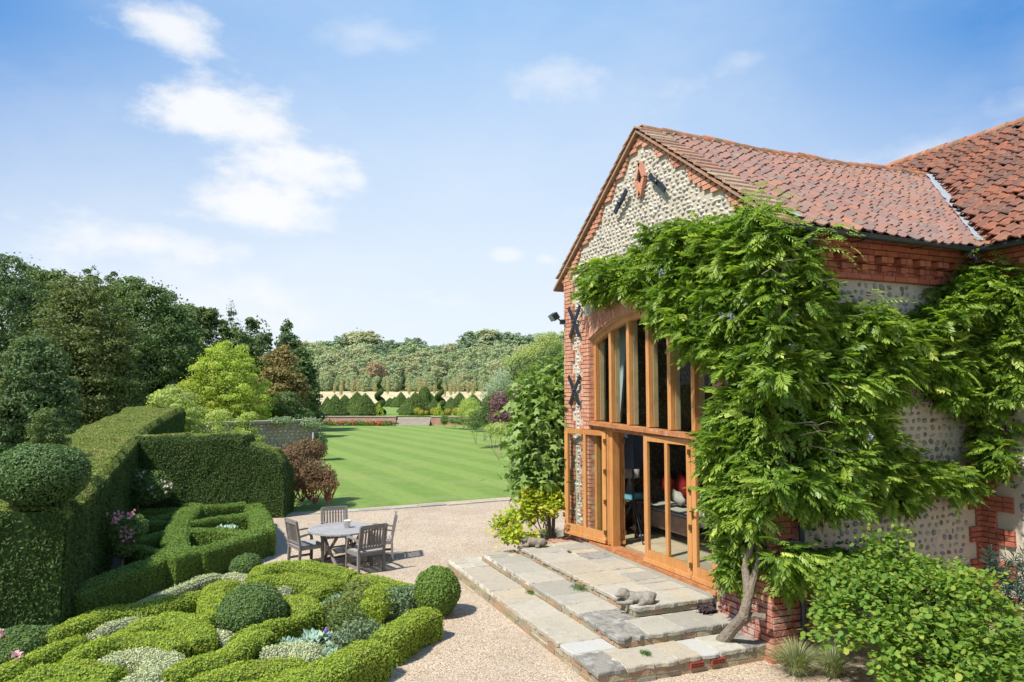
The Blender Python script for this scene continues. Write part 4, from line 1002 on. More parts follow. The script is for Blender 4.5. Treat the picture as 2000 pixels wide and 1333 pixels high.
# ---------------------------------------------------------------- garden table and chairs
TZ = .0
def chair(label):
    """armchair: front toward -Y of its own frame, 0.60 wide"""
    c_ = thing('garden_chair', label, 'chair', (0, 0, 0), 0, 'weathered chairs round the garden table')
    W2 = .27; sh = .42
    for sx_ in (-1, 1):
        q = M(); x = sx_*W2
        q.beam((x, .25, 0), (x, .235, .42), .05, .05); q.beam((x, .235, .42), (x, .33, .93), .05, .042); q.build('rear_leg', MT['teak'], c_)
        q = M(); q.beam((x, -.24, 0), (x, -.24, .46), .05, .05); q.beam((x, -.24, .46), (x, -.20, .64), .045, .045); q.build('front_leg', MT['teak'], c_)
        q = M(); pts = [(x, -.30, .625), (x, -.24, .655), (x, -.10, .67), (x, .08, .655), (x, .26, .62)]
        for a, b in zip(pts[:-1], pts[1:]): q.beam(a, b, .055, .03)
        q.build('armrest', MT['teak'], c_)
        M().beam((x, -.24, .385), (x, .24, .385), .028, .07).beam((x, -.24, .13), (x, .25, .13), .025, .045).build('side_rail', MT['teak'], c_)
    q = M()
    for k in range(8): q.box((0, -.235+.066*k, sh), (.50, .056, .02), rx=-.02)
    q.build('seat', MT['teak_pale'], c_)
    q = M(); q.box((0, -.245, .385), (.50, .025, .07)); q.box((0, .235, .385), (.50, .025, .07)); q.build('seat_rail', MT['teak'], c_)
    q = M(); q.beam((-W2, .325, .90), (W2, .325, .90), .028, .085, up=(0, 0, 1)); q.beam((-W2, .255, .49), (W2, .255, .49), .025, .05)
    for k in range(8):
        x = -.215+.0614*k; q.beam((x, .258, .50), (x, .318, .87), .036, .014, up=(0, 1, 0))
    q.build('backrest', MT['teak'], c_)
    return c_
T0 = (-4.10, 6.95, 0)
tbl = thing('garden_table', 'round weathered slatted wooden table on crossed legs', 'table', (T0[0], T0[1], 0), R(20)); tbl.scale = (1.03, 1.03, .915)
q = M(); Rr = .60
for k in range(12):
    y0, y1 = -Rr+k*.1+.004, -Rr+(k+1)*.1-.004; a0 = math.sqrt(max(Rr*Rr-y0*y0, 0)); a1 = math.sqrt(max(Rr*Rr-y1*y1, 0)); V = []
    for z in (.70, .722):
        V += [(-a0, y0, z), (a0, y0, z), (a1, y1, z), (-a1, y1, z)]
    q.add(V, [[0, 3, 2, 1], [4, 5, 6, 7], [0, 1, 5, 4], [1, 2, 6, 5], [2, 3, 7, 6], [3, 0, 4, 7]], 0, rng.random())
ang = np.linspace(0, 2*math.pi, 25)
for a, b in zip(ang[:-1], ang[1:]): q.beam((.595*math.cos(a), .595*math.sin(a), .708), (.595*math.cos(b), .595*math.sin(b), .708), .05, .034)
q.build('tabletop', MT['teak_pale'], tbl)
for sx_ in (-1, 1):
    for d_ in (-1, 1):
        M().beam((sx_*.24+.03*d_, -d_*.30, .70), (sx_*.24+.03*d_, d_*.34, .0), .05, .035, up=(1, 0, 0)).build('leg', MT['teak'], tbl)
M().beam((-.3, .0, .36), (.3, .0, .36), .03, .03).beam((-.28, .30, .06), (.28, .30, .06), .03, .045).beam((-.28, -.30, .06), (.28, -.30, .06), .03, .045).beam((-.3, .2, .685), (.3, .2, .685), .04, .03).beam((-.3, -.2, .685), (.3, -.2, .685), .04, .03).build('stretcher', MT['teak'], tbl)
q = M(); q.lathe([(0, 0), (.048, 0), (.063, .13), (.068, .135), (.066, .14), (.058, .135), (.05, .02), (0, .02)], n=20)
pp = onz(678, 1031, .662); pot = q.build('candle_pot', MT['pot'], smooth=True); pot.location = (float(pp[0]), float(pp[1]), .6635); tag(pot, 'cream candle pot standing on the garden table', 'pot')
ch0 = chair('weathered armchair at the left of the garden table near the hedge')
def place(o, px, py, ang): g_ = onz(px, py, 0); o.location = (float(g_[0]), float(g_[1]), 0); o.rotation_euler = (0, 0, ang)
# chair centre (photo ground point) and heading: angle so that its front (-Y) looks to the table
def face(o, px, py, turn=0):
    g_ = onz(px, py, 0); o.location = (float(g_[0]), float(g_[1]), 0); d = np.array([T0[0], T0[1]])-g_[:2]; o.rotation_euler = (0, 0, math.atan2(d[1], d[0])+math.pi/2+R(turn))
def seat(o, x, y, hx, hy): o.location = (x, y, 0); o.rotation_euler = (0, 0, math.atan2(hy, hx)+math.pi/2); o.scale = (.93, .93, .93)
seat(ch0, -4.74, 7.12, .95, .30)
for px, py, hx, hy, lab in ((-3.79, 6.20, -.3, .95, 'weathered armchair nearest to the camera with slatted back turned to us'), (-3.34, 7.05, -.98, .21, 'weathered armchair at the right of the garden table seen side on'), (-4.05, 7.95, .05, -1, 'weathered armchair on the far side of the garden table toward the lawn')):
    c_ = copy_tree(ch0); c_['label'] = lab; seat(c_, px, py, hx, hy)
# ---------------------------------------------------------------- clipped hedges
MT['yewin'] = mat('yew_inside', [(.030, .052, .016)], .95, .05); MT['boxin'] = mat('box_inside', [(.075, .115, .022)], .95, .05); MT['greyin'] = mat('grey_inside', [(.12, .13, .08)], .95, .05)
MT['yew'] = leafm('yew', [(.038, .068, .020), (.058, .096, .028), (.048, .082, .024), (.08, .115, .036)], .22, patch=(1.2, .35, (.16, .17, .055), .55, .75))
MT['yewtop'] = leafm('yew_top_sunlit', [(.13, .175, .042), (.19, .21, .065), (.11, .155, .042), (.27, .24, .10)], .25, patch=(1.6, .55, (.32, .26, .12), .52, .72))  # sunlight on the hedge tops is put into this brighter leaf colour
MT['box'] = leafm('box', [(.18, .25, .040), (.25, .31, .052), (.29, .33, .062), (.20, .27, .045), (.33, .35, .075)], .38, patch=(2.2, .4, (.27, .24, .045), .52, .72))
MT['boxdk'] = leafm('box_dark', [(.085, .145, .032), (.125, .19, .045), (.10, .165, .038), (.17, .23, .055)], .25, patch=(2, .3, (.13, .19, .04), .5, .7))
MT['boxbl'] = leafm('box_blue', [(.065, .115, .048), (.10, .155, .064), (.082, .135, .055), (.13, .185, .08)], .22)
MT['santo'] = leafm('santolina', [(.38, .42, .27), (.45, .48, .33), (.32, .36, .23), (.52, .53, .37)], .2)
def spline(pts, step=.12):
    P = [np.array(p, float) for p in pts]; P = [2*P[0]-P[1]]+P+[2*P[-1]-P[-2]]; out = []
    for i in range(1, len(P)-2):
        n = max(2, int(np.linalg.norm(P[i+1][:2]-P[i][:2])/step))
        for k in range(n):
            t = k/n; a, b, c, d = P[i-1:i+3]
            out.append(.5*((2*b)+(-a+c)*t+(2*a-5*b+4*c-d)*t*t+(-a+3*b-3*c+d)*t**3))
    out.append(P[-2]); return np.array(out)
def resample(pts, step=.3):
    P = [np.array(p, float) for p in pts]; out = []
    for a, b in zip(P[:-1], P[1:]):
        n = max(1, int(np.linalg.norm((b-a)[:2])/step))
        for k in range(n): out.append(a+(b-a)*k/n)
    out.append(P[-1]); return np.array(out)
def hedge(name, pts, w, h, label, cat, m_in, m_leaf, dens, L, Wd, z0=0., curve=True, roundness=.25, noise_a=.03, ns=3., group=None, top=None, m_top=None, taper=0., endw=None, tilt=.55, step=.12, depth=.02, zcut=.04):
    """ribbon hedge: pts are (x, y) or (x, y, height)"""
    P3 = [(p[0], p[1], p[2] if len(p) > 2 else h) for p in pts]
    C = spline(P3, step) if curve else resample(P3, step)
    T = nrm(np.gradient(C[:, :2], axis=0)); N2 = np.c_[T[:, 1], -T[:, 0]]; q = M(); r = roundness
    prof = [(-.5, 0.02), (-.5+taper*.3, .5), (-.5+taper*.6, 1-r*.55), (-.5+r*.5+taper*.5, 1-.06*r), (-.15, 1.0), (.15, 1.0), (.5-r*.5-taper*.5, 1-.06*r), (.5-taper*.6, 1-r*.55), (.5-taper*.3, .5), (.5, 0.02)]
    V = []; K = len(prof)
    for i in range(len(C)):
        e = 1.
        if endw is not None:
            f = min(i, len(C)-1-i)/(len(C)-1); e = min(1, endw+(1-endw)*min(1, f*4)**.6)
        for a, b in prof: V.append((C[i, 0]+N2[i, 0]*a*w*e, C[i, 1]+N2[i, 1]*a*w*e, z0+C[i, 2]*b*(1 if endw is None else .55+.45*e)))
    V = np.array(V); nz = vnoise(V, ns)*noise_a; cc = np.repeat(C, K, 0); o = V-np.c_[cc[:, :2], z0+cc[:, 2]*.5]; V = V+nrm(o)*nz[:, None]; V[:, 2] = np.maximum(V[:, 2], .0)
    n = len(C); F = [[i*K+j, i*K+j+1, (i+1)*K+j+1, (i+1)*K+j] for i in range(n-1) for j in range(K-1)]
    F = [f[::-1] for f in F]
    q.add(V, F, 0, .5)
    q.add(V, [list(range(0, K))[::-1][::-1]], 0, .5); q.n = sum(len(v) for v in q.V)
    q.add(V, [[(n-1)*K+j for j in range(K)][::-1]], 0, .5); q.n = sum(len(v) for v in q.V)
    Pp, Nn = q.sample(-dens); # outward normals
    ci = np.argmin(((Pp[:, None, :2]-C[None, ::3, :2])**2).sum(2), 1)*3; ci = np.minimum(ci, n-1); out = Pp-np.c_[C[ci, :2], z0+C[ci, 2]*.5]
    s = np.sign((Nn*out).sum(1)); s[s == 0] = 1; Nn *= s[:, None]
    Pp = Pp+Nn*(rng.uniform(-.1, 1.4, len(Pp))*depth+.4*noise_a*np.maximum(vnoise(Pp, ns*3), -.3))[:, None]
    if zcut: k = Pp[:, 2] > zcut*.5; Pp, Nn = Pp[k], Nn[k]
    mats = [m_in, m_leaf]
    if m_top:
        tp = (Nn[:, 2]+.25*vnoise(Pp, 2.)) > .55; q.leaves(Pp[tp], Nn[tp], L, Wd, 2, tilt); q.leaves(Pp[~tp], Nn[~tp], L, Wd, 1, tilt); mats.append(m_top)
    else: q.leaves(Pp, Nn, L, Wd, 1, tilt)
    return tag(q.build(name, mats), label, cat, group)
def pz(px, py, z): p = onz(px, py, z); return (p[0], p[1])
# tall yew hedges
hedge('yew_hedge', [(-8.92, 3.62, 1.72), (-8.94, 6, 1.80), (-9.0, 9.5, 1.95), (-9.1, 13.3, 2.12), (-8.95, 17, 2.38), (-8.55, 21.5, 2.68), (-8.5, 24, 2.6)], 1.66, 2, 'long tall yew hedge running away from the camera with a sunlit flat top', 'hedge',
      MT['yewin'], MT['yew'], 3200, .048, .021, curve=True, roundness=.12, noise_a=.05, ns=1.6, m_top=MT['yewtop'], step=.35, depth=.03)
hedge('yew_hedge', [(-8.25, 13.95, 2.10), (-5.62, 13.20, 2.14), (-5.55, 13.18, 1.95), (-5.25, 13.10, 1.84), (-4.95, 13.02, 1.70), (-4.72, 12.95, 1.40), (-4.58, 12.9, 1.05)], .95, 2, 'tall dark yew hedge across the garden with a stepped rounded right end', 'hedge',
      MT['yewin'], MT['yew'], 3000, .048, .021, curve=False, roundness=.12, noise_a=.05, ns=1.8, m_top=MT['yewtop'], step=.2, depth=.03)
# clipped yew ball on a stem growing out of the hedge top
b0 = ond(80, 928, 9.3); bt = thing('topiary_ball', 'dark clipped yew ball on a short trunk above the near end of the tall hedge', 'topiary', (b0[0], b0[1], 1.6))
q = M(); q.ball((0, 0, b0[2]-1.6), (.525, .47, .375), 20, nz=.05, ns=3); q.coat(4200, .046, .021, 1, .6, .03, amp=.03, bs=6); q.build('crown', [MT['yewin'], MT['boxbl']], bt)
q = M(); q.tube([(.05, 0, -.4), (.03, 0, .1), (0, 0, .28)], [.07, .06, .09], 8); q.build('trunk', MT['bark_dark'], bt)
# dwarf box garden behind (dark green, straight bars)
Z5 = .5
def H2(px, lab, w=.30, h=.50, dk='boxdk', dens=3200, grp=None):
    return hedge('box_hedge', [pz(x, y, h) for x, y in px], w, h, lab, 'hedge', MT['boxin'], MT[dk], dens, .034, .020, curve=False, roundness=.18, noise_a=.018, ns=4, step=.15, m_top=MT['boxdk'] if dk == 'boxdk' else None, group=grp)
H2([(128, 1163), (235, 1117), (330, 1080)], 'low box hedge edging the rear parterre nearest the tall yew hedge', .34)
H2([(322, 1090), (355, 1078), (387, 1070)], 'jutting box buttress block in the middle of the rear parterre edge', .44, .50)
H2([(384, 1075), (487, 1046), (520, 1031)], 'low box hedge edging the rear parterre beside the gravel, right of the jutting block', .36)
H2([(516, 1036), (512, 1014), (504, 1000), (496, 986)], 'box hedge along the right end of the rear parterre', .40, .52)
H2([(349, 1078), (341, 1052), (350, 1017), (378, 985)], 'central box spine running up the rear parterre', .44)
for i, (px_, lab) in enumerate(((((350, 1034), (424, 1033), (490, 1041)), 'nearest box bar right of the parterre spine'), (((368, 1021), (434, 1009), (500, 1004)), 'middle box bar right of the parterre spine'),
        (((385, 992), (434, 987), (480, 983)), 'farthest box bar right of the parterre spine'), (((325, 1078), (250, 1067)), 'nearest box bar left of the parterre spine beside the rose stem'), (((330, 1040), (262, 1053)), 'second box bar left of the parterre spine'),
        (((325, 1021), (277, 1020)), 'short third box bar left of the parterre spine'), (((360, 1001), (287, 1012)), 'fourth box bar left of the parterre spine'), (((358, 993), (270, 998)), 'last dark box bar left of the spine against the yew'))):
    H2(px_, lab, .26, .46, grp=None)
# the knot garden in front
ZK = .30
def K1(px, lab, w=.36, h=ZK, m='box', endw=.6, dens=4300, rn=.36):
    w *= (.84 if endw < .8 else .95) if m == 'box' else .92; endw = max(endw, .72); h = h+.06 if m == 'box' else h
    mi = MT['greyin'] if m == 'santo' else MT['boxin']
    return hedge('box_hedge' if m != 'santo' else 'santolina_hedge', [pz(x, y, h) for x, y in px], w, h, lab, 'hedge', mi, MT[m], dens, .030 if m != 'santo' else .026, .017 if m != 'santo' else .012, roundness=rn, noise_a=.022, ns=5, endw=endw, step=.10)
K1([(86, 1238), (146, 1214), (219, 1188), (300, 1178), (350, 1165), (402, 1152)], 'long golden green box band bordering the rear left of the knot garden', .36, .34)
K1([(462, 1130), (432, 1140), (420, 1165), (432, 1180)], 'upright golden box lobe joining the bands in the middle rear of the knot', .46, .34)
K1([(432, 1190), (410, 1200), (385, 1213)], 'small yellowest box link left of the dark dome', .30, .28)
K1([(228, 1236), (286, 1212), (340, 1206), (385, 1220), (400, 1240)], 'arched box band curling round below the grey tongue at centre left', .42, .33)
K1([(131, 1282), (182, 1256), (250, 1242), (320, 1243), (350, 1255)], 'bright box band arched over the big grey santolina patch', .36, .33)
K1([(-30, 1322), (0, 1308), (55, 1286), (109, 1262), (158, 1240)], 'box band running up from the lower left corner beside the rose mound', .30, .32)
K1([(40, 1325), (109, 1303), (182, 1302), (225, 1308)], 'box band along the bottom left below the arched bands', .42, .32)
K1([(330, 1306), (378, 1288), (430, 1279), (462, 1255), (495, 1235), (528, 1236)], 'box band climbing from the bottom centre toward the kale', .36, .32)
K1([(455, 1238), (512, 1222), (568, 1207), (600, 1196)], 'thin box band right of the dark dome leading to the upper kale', .22, .28)
K1([(535, 1168), (583, 1168), (613, 1190)], 'low broad box lobe right of the dark dome', .44, .30)
K1([(372, 1328), (432, 1310), (487, 1300), (552, 1293), (600, 1290)], 'box band along the bottom middle of the picture', .40, .30)
K1([(497, 1120), (526, 1102), (583, 1100), (640, 1106), (690, 1116)], 'rear box band of the knot garden beside the gravel and chairs', .42, .33)
K1([(466, 1147), (516, 1128), (564, 1125), (611, 1131), (642, 1145)], 'second box band from the rear behind the small grey tongue', .44, .35)
K1([(600, 1150), (640, 1140), (668, 1132)], 'short box link joining the two rear bands', .40, .32)
K1([(694, 1122), (735, 1130), (773, 1139), (822, 1150)], 'box band along the rear right edge leading to the box ball', .42, .32)
K1([(845, 1186), (802, 1205), (770, 1224), (748, 1238)], 'clipped box edging hedge running from the box ball along the gravel', .42, .32, endw=.8, rn=.3)
K1([(742, 1250), (700, 1268), (660, 1288), (612, 1312), (560, 1340), (520, 1365)], 'clipped box edging hedge at the lower right of the knot, nearest the camera', .46, .33, endw=.8, rn=.3)
K1([(430, 1345), (500, 1335), (560, 1318), (620, 1296)], 'box band crossing at the bottom edge beside the edging hedge', .36, .30)
K1([(-20, 1345), (60, 1340), (150, 1335), (220, 1345)], 'box band cut by the lower left edge of the picture', .36, .28)
K1([(286, 1172), (341, 1150), (396, 1127), (432, 1118)], 'grey green santolina strip along the back left of the knot', .26, .26, 'santo')
K1([(440, 1120), (470, 1124), (496, 1129)], 'short pale santolina strip below the small box ball', .26, .25, 'santo')
K1([(172, 1238), (215, 1221), (260, 1208), (312, 1198)], 'narrow santolina tongue between two golden bands at left', .24, .29, 'santo', .3)
K1([(196, 1290), (240, 1274), (296, 1272), (322, 1285), (310, 1305), (270, 1325), (220, 1345)], 'large pale santolina patch curling at the lower left', .46, .30, 'santo', .5)
K1([(398, 1236), (428, 1237), (448, 1248)], 'small grey santolina patch below the dark dome', .26, .26, 'santo')
K1([(507, 1162), (538, 1151), (570, 1149)], 'small grey santolina tongue above the dark dome', .26, .33, 'santo', .3)
K1([(512, 1266), (556, 1262), (598, 1262), (590, 1284), (556, 1300)], 'pale yellow santolina cushion beside the lower kale', .40, .31, 'santo', .6)
# domes and balls
def dome(px, py, z, r, lab, m='boxdk', nz=.05, dens=4600, L=.034, zoff=None, name='box_ball'):
    c_ = onz(px, py, z); q = M(); q.ball((c_[0], c_[1], z if zoff is None else zoff), r, 16, nz=nz, ns=3.5); q.coat(dens, L, L*.55, 1, .6, .02, zmin=.02, amp=.02, bs=7)
    return tag(q.build(name, [MT['boxin'], MT[m]]), lab, 'topiary')
dome(490, 1200, .26, (.45, .42, .36), 'large dark box dome in the centre of the knot garden', 'boxbl', .06)
dome(480, 1109, .18, (.25, .25, .22), 'small round box ball at the rear corner of the knot garden', 'boxbl')
c_ = onz(861, 1212, .0); q = M(); q.ball((c_[0], c_[1]+.24, .335), (.315, .315, .34), 16, nz=.035, ns=3); q.coat(5200, .035, .020, 1, .6, .02, zmin=.02, amp=.015, bs=8)
tag(q.build('box_ball', [MT['boxin'], MT['boxdk']]), 'clipped round box ball at the corner of the knot garden by the steps', 'topiary')
dome(40, 1272, .18, (.40, .36, .26), 'dark rounded bush with pink blooms at the lower left', 'boxbl', .12, name='rose_bush')
# kale and the mixed planting inside the knot
MT['kale'] = leafm('kale', [(.20, .29, .27), (.28, .37, .35), (.16, .24, .22), (.34, .43, .41)], .15, rough=.6)
def kale(px, py, z, R_, n, lab, name='kale_plant'):
    c_ = onz(px, py, z); q = M()
    for k in range(n):
        a = rng.uniform(0, 6.28); l = R_*rng.uniform(.6, 1.1); wd = l*.26; up_ = rng.uniform(.2, .9); K = 9; V = []
        for i in range(K):
            t = i/(K-1); s = wd*math.sin(math.pi*min(1, t*.9+.12))**.7*(1+.22*math.sin(i*2.7+k)); rr = l*t*math.cos(up_*.7*t+.1); hh = l*(up_*t-.75*up_*t*t*t)+.02
            for j in (-1, -.5, 0, .5, 1):
                ruf = .035*math.sin(i*2.1+j*4+k)*abs(j); V.append((c_[0]+math.cos(a)*rr-math.sin(a)*s*j, c_[1]+math.sin(a)*rr+math.cos(a)*s*j, z-.12+hh+ruf-.02*(1-abs(j))))
        q.add(V, [[i*5+j, i*5+j+1, (i+1)*5+j+1, (i+1)*5+j] for i in range(K-1) for j in range(4)], 0, rng.random())
    return tag(q.build(name, MT['kale']), lab, 'plant')
for px, py, r, n, lab in ((618, 1178, .20, 14, 'blue grey ruffled kale at the left of the upper kale row'), (652, 1160, .20, 14, 'blue grey ruffled kale at the right of the upper kale row'), (568, 1246, .20, 12, 'silvery kale at the left of the lower kale clump'),
        (606, 1240, .34, 16, 'largest silvery kale with arching leaves in the lower clump'), (632, 1268, .24, 14, 'silvery kale at the lower right of the lower clump'), (664, 1232, .13, 8, 'single small kale beside the purple flower'), (445, 1026, .30, 14, 'silvery leafy plant inside the rear parterre')):
    kale(px, py, .32 if py > 1100 else .42, r, n, lab)
MT['purple'] = mat('petal_purple', [(.25, .10, .55)], .7, .2, transl=.3, tcol=(1, 1, 1)); MT['pink'] = mat('petal_pink', [(.72, .30, .36), (.78, .42, .46), (.80, .55, .56), (.66, .22, .30)], .7, .2, transl=.3, tcol=(1, 1, 1)); MT['petal_pale'] = mat('petal_pale', [(.78, .66, .66), (.80, .74, .70)], .7, .2, transl=.3, tcol=(1, 1, 1))
MT['yellow'] = mat('petal_yellow', [(.75, .42, .03), (.70, .30, .03)], .7, .2); MT['redfl'] = mat('petal_red', [(.55, .06, .05), (.62, .12, .10)], .7, .2)
c_ = onz(637, 1232, .38); q = M(); q.ball(c_, .028, 5); tag(q.build('flower', MT['purple']), 'single purple flower between the lower kales', 'flower')
MT['herb'] = leafm('herb', [(.10, .15, .05), (.16, .20, .08), (.08, .13, .05), (.24, .24, .07), (.13, .18, .09)], .3)
MT['herbb'] = leafm('herb_blue', [(.14, .19, .12), (.20, .26, .18), (.10, .15, .09)], .25)
def mound(pxs, z, m, lab, cat='plant', name='leafy_plant', L=.05, Wd=.02, dens=2200, spiky=.08, ground=True, mi=None, tilt=.8, label_grp=None):
    """loose leafy plant: pxs = list of (px, py, z, rx, ry, rz)"""
    q = M(); P_, N_ = [], []
    for (x, y, zz, rx, ry, rz_) in pxs:
        c_ = onz(x, y, zz); n = int(dens*(rx*ry+ry*rz_+rx*rz_)*4); d = nrm(rng.normal(size=(n, 3))); r_ = rng.uniform(.65, 1.0, n)**.5*(1+spiky*rng.normal(size=n))
        p = c_+d*np.array([rx, ry, rz_])*r_[:, None]; k = p[:, 2] > .01; P_.append(p[k]); N_.append(d[k])
    q.leaves(np.concatenate(P_), np.concatenate(N_), L, Wd, 0, tilt); return tag(q.build(name, MT[m] if isinstance(m, str) else m), lab, cat)
mound([(700, 1162, .25, .26, .22, .22), (686, 1185, .22, .22, .2, .2)], 0, 'herb', 'loose yellowish herb clump behind the upper kales')
mound([(735, 1178, .28, .2, .22, .26), (722, 1200, .22, .2, .2, .22)], 0, 'box', 'upright pale green herb clump inside the knot near the edging hedge')
mound([(775, 1178, .22, .28, .2, .24), (800, 1172, .22, .2, .2, .2)], 0, 'herbb', 'grey green herb clump near the box ball with tall dry stems')
mound([(676, 1212, .25, .26, .24, .22), (655, 1196, .22, .24, .2, .2)], 0, 'herb', 'dark mixed herb clump between the two kale clumps')
mound([(700, 1235, .22, .3, .14, .16), (660, 1255, .2, .2, .14, .14), (640, 1280, .2, .16, .16, .12)], 0, 'herbb', 'silvery herb strip along the inside of the edging hedge')
mound([(800, 1168, .24, .34, .1, .18), (835, 1166, .22, .2, .12, .16)], 0, 'herbb', 'small leafy plants behind the edging hedge beside the ball')
# standard roses
MT['rose'] = leafm('rose_leaf', [(.06, .11, .035), (.09, .15, .05), (.13, .19, .07), (.22, .20, .08)], .3)
def rose(px, py, hpx, lab, heads, spread, nb, zstem, zpink=MT['pink']):
    b_ = onz(px, py, 0); r_ = thing('standard_rose', lab, 'rose', (b_[0], b_[1], 0)); D_ = (b_-CAM)@FH
    q = M(); q.tube([(0, 0, 0), (.02, .01, zstem*.5), (0, 0, zstem)], [.028, .022, .02], 7)
    P_, N_ = [], []; bl = M(); cs_ = []
    for (hx, hy, r) in heads:
        c_ = ond(hx, hy, D_)-np.array([b_[0], b_[1], 0]); cs_.append((c_, r)); q.tube([(0, 0, zstem*.9), c_*np.array([.6, .6, .5])+np.array([0, 0, zstem*.5]), c_], [.013, .009, .005], 5)
        n = int(spread*r*r*900); d = nrm(rng.normal(size=(n, 3))); P_.append(c_+d*r*(rng.random(n)**.45)[:, None]); N_.append(d)
    q.build('stem', MT['twig'], r_); l = M(); l.leaves(np.concatenate(P_), np.concatenate(N_)+np.array([0, 0, .6]), .055, .035, 0, .7); l.build('foliage', MT['rose'], r_)
    for (bx, by, n, r) in nb:
        c_ = ond(bx, by, D_-.2)-np.array([b_[0], b_[1], 0])
        for k in range(n):
            p = c_+rng.normal(size=3)*r*.5; bl.leaves(np.tile(p, (9, 1))+rng.normal(size=(9, 3))*.008, nrm(rng.normal(size=(9, 3))), .045, .035, 0, .4)
    bl.build('bloom', zpink, r_)
    return r_
rose(236, 1128, 1000, 'standard rose with deep pink flower clusters in the rear parterre', [(238, 1040, .30), (222, 1050, .24), (262, 1030, .24), (240, 1065, .24)], 22, [(230, 1008, 12, .09), (252, 1045, 20, .12), (225, 1015, 6, .06), (258, 1005, 7, .10), (246, 1035, 6, .06), (207, 1010, 2, .04)], .72)
rose(266, 1035, 930, 'standard rose with pale pink flowers near the corner of the yew hedges', [(270, 940, .34), (300, 950, .40), (322, 955, .22), (285, 965, .3)], 9, [(270, 928, 5, .2), (328, 952, 8, .10), (322, 940, 3, .06), (292, 955, 4, .15), (300, 968, 3, .06), (272, 945, 3, .04), (326, 965, 3, .06)], .85, MT['petal_pale'])
q = M()
for (x, y, r, n) in ((35, 1280, .05, 16), (4, 1238, .04, 8), (2, 1230, .03, 5)):
    c_ = onz(x, y, .45); q.leaves(c_+rng.normal(size=(n, 3))*r*.5, nrm(rng.normal(size=(n, 3))), .05, .04, 0, .4)
tag(q.build('rose_bloom', MT['pink']), 'pink rose blooms above the dark bush at the lower left', 'flower')
# ---------------------------------------------------------------- climbing wisteria on the barn
MT['wist'] = leafm('wisteria_leaf', [(.062, .125, .022), (.135, .215, .038), (.10, .175, .03), (.25, .325, .065), (.175, .26, .046), (.42, .46, .15)], .40, rough=.42, spec=.4)
MT['wistin'] = leafm('wisteria_shade', [(.02, .045, .010), (.035, .07, .015), (.028, .055, .012)], .15)  # darkened copy of the leaf colour, paints the shade inside the creeper
def pinnate(n=11, L=.26, ll=.085, lw=.03, droop=.35):
    """one compound leaf along +X, flat in XY, drooping in -Z: list of folded leaflets"""
    V = []; F = []
    def leaflet(p, ang, s):
        d = np.array([math.cos(ang), math.sin(ang), -.25-.25*rng.random()]); d /= np.linalg.norm(d); b_ = np.array([-math.sin(ang), math.cos(ang), 0]); k = len(V)
        V.extend([p, p+d*ll*s*.45+b_*lw*s/2-np.array([0, 0, .006]), p+d*ll*s+np.array([0, 0, -.012]), p+d*ll*s*.45-b_*lw*s/2-np.array([0, 0, .006]), p+d*ll*s*.45+np.array([0, 0, .004])])
        F.extend([[k, k+1, k+2, k+4], [k, k+4, k+2, k+3]])
    m = n//2
    for i in range(m):
        t = .18+.80*i/m; p = np.array([L*t, 0, -droop*L*t*t]); s = .75+.5*math.sin(math.pi*t)
        for sg in (1, -1): leaflet(p, sg*(1.05-.35*t+rng.normal()*.08), s*rng.uniform(.85, 1.1))
    leaflet(np.array([L*.98, 0, -droop*L]), 0, 1.0)
    return np.array(V), np.array(F)
TEMPL = [pinnate(rng.choice([9, 11, 11]), rng.uniform(.15, .21), rng.uniform(.070, .088), rng.uniform(.032, .042), rng.uniform(.15, .5)) for _ in range(8)]
def place_leaves(q, P, D, mi=0, scale=1., templ=TEMPL, rr=None):
    """P positions, D pointing directions (leaf axis)"""
    ti = rng.integers(0, len(templ), len(P))
    for k in range(len(templ)):
        s = np.where(ti == k)[0]
        if not len(s): continue
        V, F = templ[k]; X = nrm(D[s]); up_ = np.tile([0, 0, 1.], (len(s), 1))+.35*rng.normal(size=(len(s), 3)); Y = nrm(np.cross(up_, X)); Z = np.cross(X, Y); sc = (scale*rng.uniform(.75, 1.2, len(s)))[:, None, None]
        W = P[s][:, None, :]+sc*(V[None, :, :1]*X[:, None, :]+V[None, :, 1:2]*Y[:, None, :]+V[None, :, 2:3]*Z[:, None, :])
        nV = len(V); FF = (F[None]+(np.arange(len(s))*nV)[:, None, None]).reshape(-1, F.shape[1]); r_ = np.repeat(rng.random(len(s)) if rr is None else rr[s], len(F)); r_ = np.clip(r_+rng.normal(size=len(r_))*.12, 0, 1)
        q.add(W.reshape(-1, 3), FF, mi, r_)
def inpoly(x, y, poly):
    c = False; n = len(poly)
    for i in range(n):
        x1, y1 = poly[i]; x2, y2 = poly[(i+1) % n]
        if (y1 > y) != (y2 > y) and x < (x2-x1)*(y-y1)/(y2-y1)+x1: c = not c
    return c
